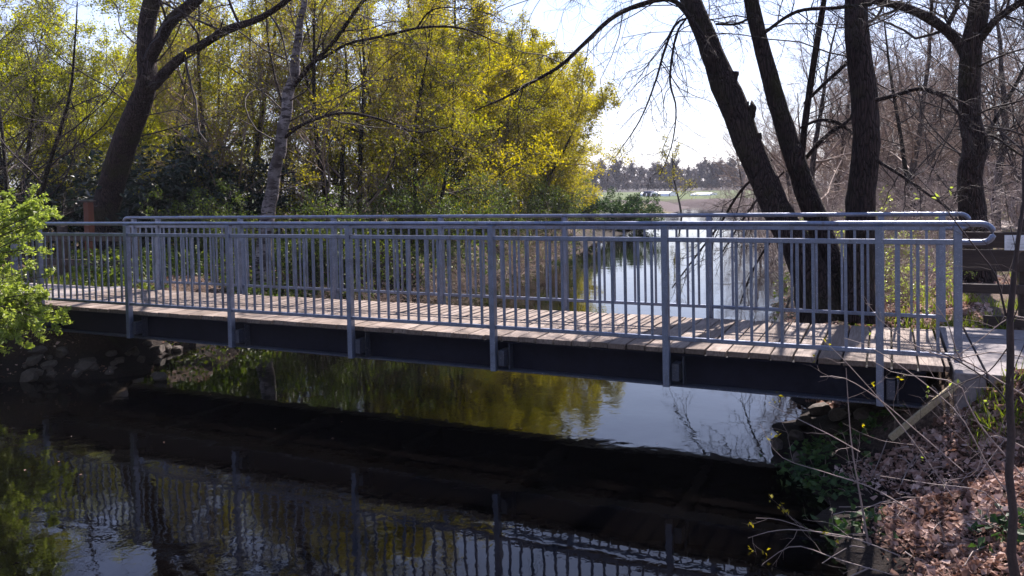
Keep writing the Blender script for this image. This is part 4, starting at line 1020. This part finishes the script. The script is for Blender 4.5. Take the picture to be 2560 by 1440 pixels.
def grass(rg, C, h, w, lean=.35):
    N = len(C); a = rg.uniform(0, 6.28, N); t_ = np.stack([np.cos(a), np.sin(a), np.zeros(N)], 1); hh = (h*rg.uniform(.5, 1.3, N))[:, None]
    d = np.stack([rg.normal(0, lean, N), rg.normal(0, lean, N), np.ones(N)], 1)
    V = np.stack([C-t_*w/2, C+t_*w/2, C+d*hh+t_*w*.15, C+d*hh-t_*w*.15], 1); return V.reshape(-1, 3), np.arange(4*N).reshape(N, 4)
C = np.concatenate([scatter(rg, 9.0, 13, 2.1, 3.6, 3600, lambda x, y, z: np.sin(x*3+y*2)+np.sin(y*5-x) > -.2), scatter(rg, 9.7, 13, -.5, -.14, 1500), scatter(rg, 9.5, 16, 3.5, 12, 9000, lambda x, y, z: np.sin(x*1.3+y*.7)+np.sin(y*1.1-x) > .2),
    scatter(rg, -5, -2.4, 2.05, 2.6, 1500), scatter(rg, 8, 25, 12, 21, 9000), scatter(rg, 8, 30, 27, 40, 12000)])
V, Qf = grass(rg, C, .11, .012)
tag(link('grass', quads_mesh('grass', V, Qf, False), L_grass), 'fresh green grass tufts beside the paved path and fence', 'grass', kind='stuff')
C = np.concatenate([scatter(rg, 9.2, 10.3, 2.05, 2.5, 3000), scatter(rg, -4, 0, 2.0, 2.6, 900)]); V, Qf = leaf_cloud(rg, C, .035, .012, 1, .8)
tag(link('moss', quads_mesh('moss', V, Qf, False), L_grass), 'yellow green moss along the far edge of the deck end', 'moss', kind='stuff')

# ------------------------------------------------------------------ far side of the field
far_src = place(make_bare(61, 11., 1.0, 1.0, m1=M_bark2, m2=M_twig, low=.0, twk=14, rtr=.2, trop=.1, wb=.45, leaf=[(L_bud, .75, 1, .4, .8)]), 'field_tree', -20, 300, 'far bare tree', 'tree', 'far tree line')
FT = []
rq = random.Random(8); q = 0
names = []
for k, px in enumerate(np.linspace(1400, 1990, 46)):
    Y = rq.choice((255, 290, 330))+rq.uniform(-12, 12); X = X_at(px, Y); s_ = rq.uniform(.7, .95)
    l = 'bare tree in the hazy grey tree line beyond the far meadow'
    if k == 0:
        far_src.location = (X, Y, .6); far_src.scale = (s_*1.15, s_*1.15, s_); far_src['label'] = l
    else: again(far_src, X, Y, l, rq.uniform(0, 6), (s_*1.15, s_*1.15, s_), 'far tree line', z=.6)
mt = place(make_bare(62, 6.5, .8, .85, m1=M_bark3, m2=M_twig, low=.2, twk=3, leaf=[(L_olive, .14, 1, .1, .7)]), 'slender_tree', X_at(1700, 56), 56, 'slender nearly bare tree standing alone at the left waterline in the distance', 'tree')
mt.location = tuple(at(1704, 530, 56)*np.array([1, 1, 0])+np.array([0, 0, .15]))
# white polytunnel, lorry, low cars
def farbox(name, px0, px1, y0, y1, Y, m, label, cat, parts=None, dep=4.):
    A = at(px0, y1, Y); Bp = at(px1, y0, Y); return A, Bp
def tunnel(px0, px1, ytop, ybot, Y, label):
    A = at(px0, ybot, Y); Bp = at(px1, ytop, Y); h = Bp[2]-.7; n = 12; tb = []
    V = []; Qs = []
    xs_ = np.linspace(A[0], Bp[0], 14)
    for i, x in enumerate(xs_):
        for j in range(n+1):
            a = math.pi*j/n; V.append((x-A[0], math.cos(a)*3, math.sin(a)**.6*h))
    for i in range(13):
        for j in range(n): Qs.append((i*(n+1)+j, (i+1)*(n+1)+j, (i+1)*(n+1)+j+1, i*(n+1)+j+1))
    e = empty('polytunnel', (A[0], Y+3, .7), label, 'polytunnel', 'white polytunnels')
    link('cover', quads_mesh('cover', V, Qs), M_white, e)
    m = MB()
    for x in (A[0]-.1, Bp[0]+.02): m.box(x, x+.08, Y+.5, Y+5.5, .7, .7+h*.8)
    child(m, 'end_wall', M_white, e); return e
tunnel(1600, 1672, 479, 492, 126, 'long low white polytunnel beyond the meadow, left one')
tunnel(1726, 1776, 482, 491, 128, 'small white polytunnel further right beyond the meadow')
M_blue = mat_plain('slate_blue_paint', (.06, .07, .14), (.08, .09, .17), 3, .5, .05, .002)
def lorry(px, Y, L, H, label, m):
    X = X_at(px, Y); e = empty('lorry', (X, Y, .75), label, 'lorry')
    child(MB().box(X-L/2, X+L/2, Y-1, Y+1, .75+.55, .75+H), 'cargo_box', m, e, .03)
    child(MB().hexa([(X+L/2+.1, Y-1, 1.2), (X+L/2+1.3, Y-1, 1.2), (X+L/2+1.3, Y+1, 1.2), (X+L/2+.1, Y+1, 1.2), (X+L/2+.1, Y-1, .75+H*.8), (X+L/2+.9, Y-1, .75+H*.8), (X+L/2+.9, Y+1, .75+H*.8), (X+L/2+.1, Y+1, .75+H*.8)]), 'cab', M_white, e, .05)
    for dx in (-L*.3, L*.3, L/2+.7):
        tb = Tubes(); a = np.array([[dx, -1.02, .4], [dx, 1.02, .4]]); tb.add(a, np.array([.38, .38]), 14); link('wheel', tb.mesh('wheel'), M_ink, e)
lorry(1622, 118, 1.3*1.0, 0.95, 'dark blue lorry in front of the left polytunnel', M_blue)

# ------------------------------------------------------------------ haze
hz = NT('air'); pv_ = hz.n("ShaderNodeVolumePrincipled"); pv_.inputs['Color'].default_value = (.86, .88, 1, 1); pv_.inputs['Density'].default_value = .0003; pv_.inputs['Anisotropy'].default_value = 0
hz.l(pv_.outputs[0], hz.out.inputs['Volume'])
hb = MB().box(-880, 380, -58, 1390, -2, 26)
tag(hb.build('haze', hz.m), kind='stuff')

# ------------------------------------------------------------------ floating leaves
rg = np.random.default_rng(12); n = 16; x = rg.uniform(.5, 8.2, n); y = rg.uniform(-3.4, .5, n); z = np.full(n, .004)
Cf = np.stack([x, y, z], 1); V, Qf = leaf_cloud(rg, Cf, .03, 0, 30, .7)
tag(link('floating_leaves', quads_mesh('floating_leaves', V, Qf, False), L_litter), 'tiny fallen leaves floating on the dark water below the bridge', 'floating leaves', kind='stuff')

rg = np.random.default_rng(14)
C = np.concatenate([scatter(rg, -6, 0, 2.1, 8, 26000, lambda x, y, z: np.sin(x*2+y)+np.sin(y*2.7-x) > -.5), scatter(rg, -8, 0, 8, 24, 30000), scatter(rg, 5, 9, 3, 14, 6000, lambda x, y, z: np.sin(x*3)+np.sin(y*2) > .3)])
C[:, 2] += rg.uniform(0, 1, len(C))**2*.5
V, Qf = leaf_cloud(rg, C, .075, .03, .8, .8)
tag(link('undergrowth', quads_mesh('undergrowth', V, Qf, False), L_mid), 'low green undergrowth on the banks behind the far railing', 'undergrowth', kind='stuff')

rg = np.random.default_rng(18); tb = Tubes()
C = scatter(rg, 8.6, 12, -3.0, -.2, 150); a = rg.uniform(0, 6.28, len(C)); L = rg.uniform(.08, .4, len(C))
E_ = np.stack([C[:, 0]+np.cos(a)*L, C[:, 1]+np.sin(a)*L], 1); z2 = ground_z(E_[:, 0], E_[:, 1])
P = np.stack([np.c_[C[:, :2], C[:, 2]+.025], (np.c_[C[:, :2], C[:, 2]+.03]+np.c_[E_, z2+.03])/2+rg.normal(0, .012, (len(C), 3)), np.c_[E_, z2+.025]], 1)
tb.add(P, np.full((len(C), 3), 1.)*rg.uniform(.002, .006, (len(C), 1)), 4)
tag(link('fallen_sticks', tb.mesh('fallen_sticks'), M_twig3), 'small dry sticks scattered in the leaf litter of the right bank', 'sticks', kind='stuff')
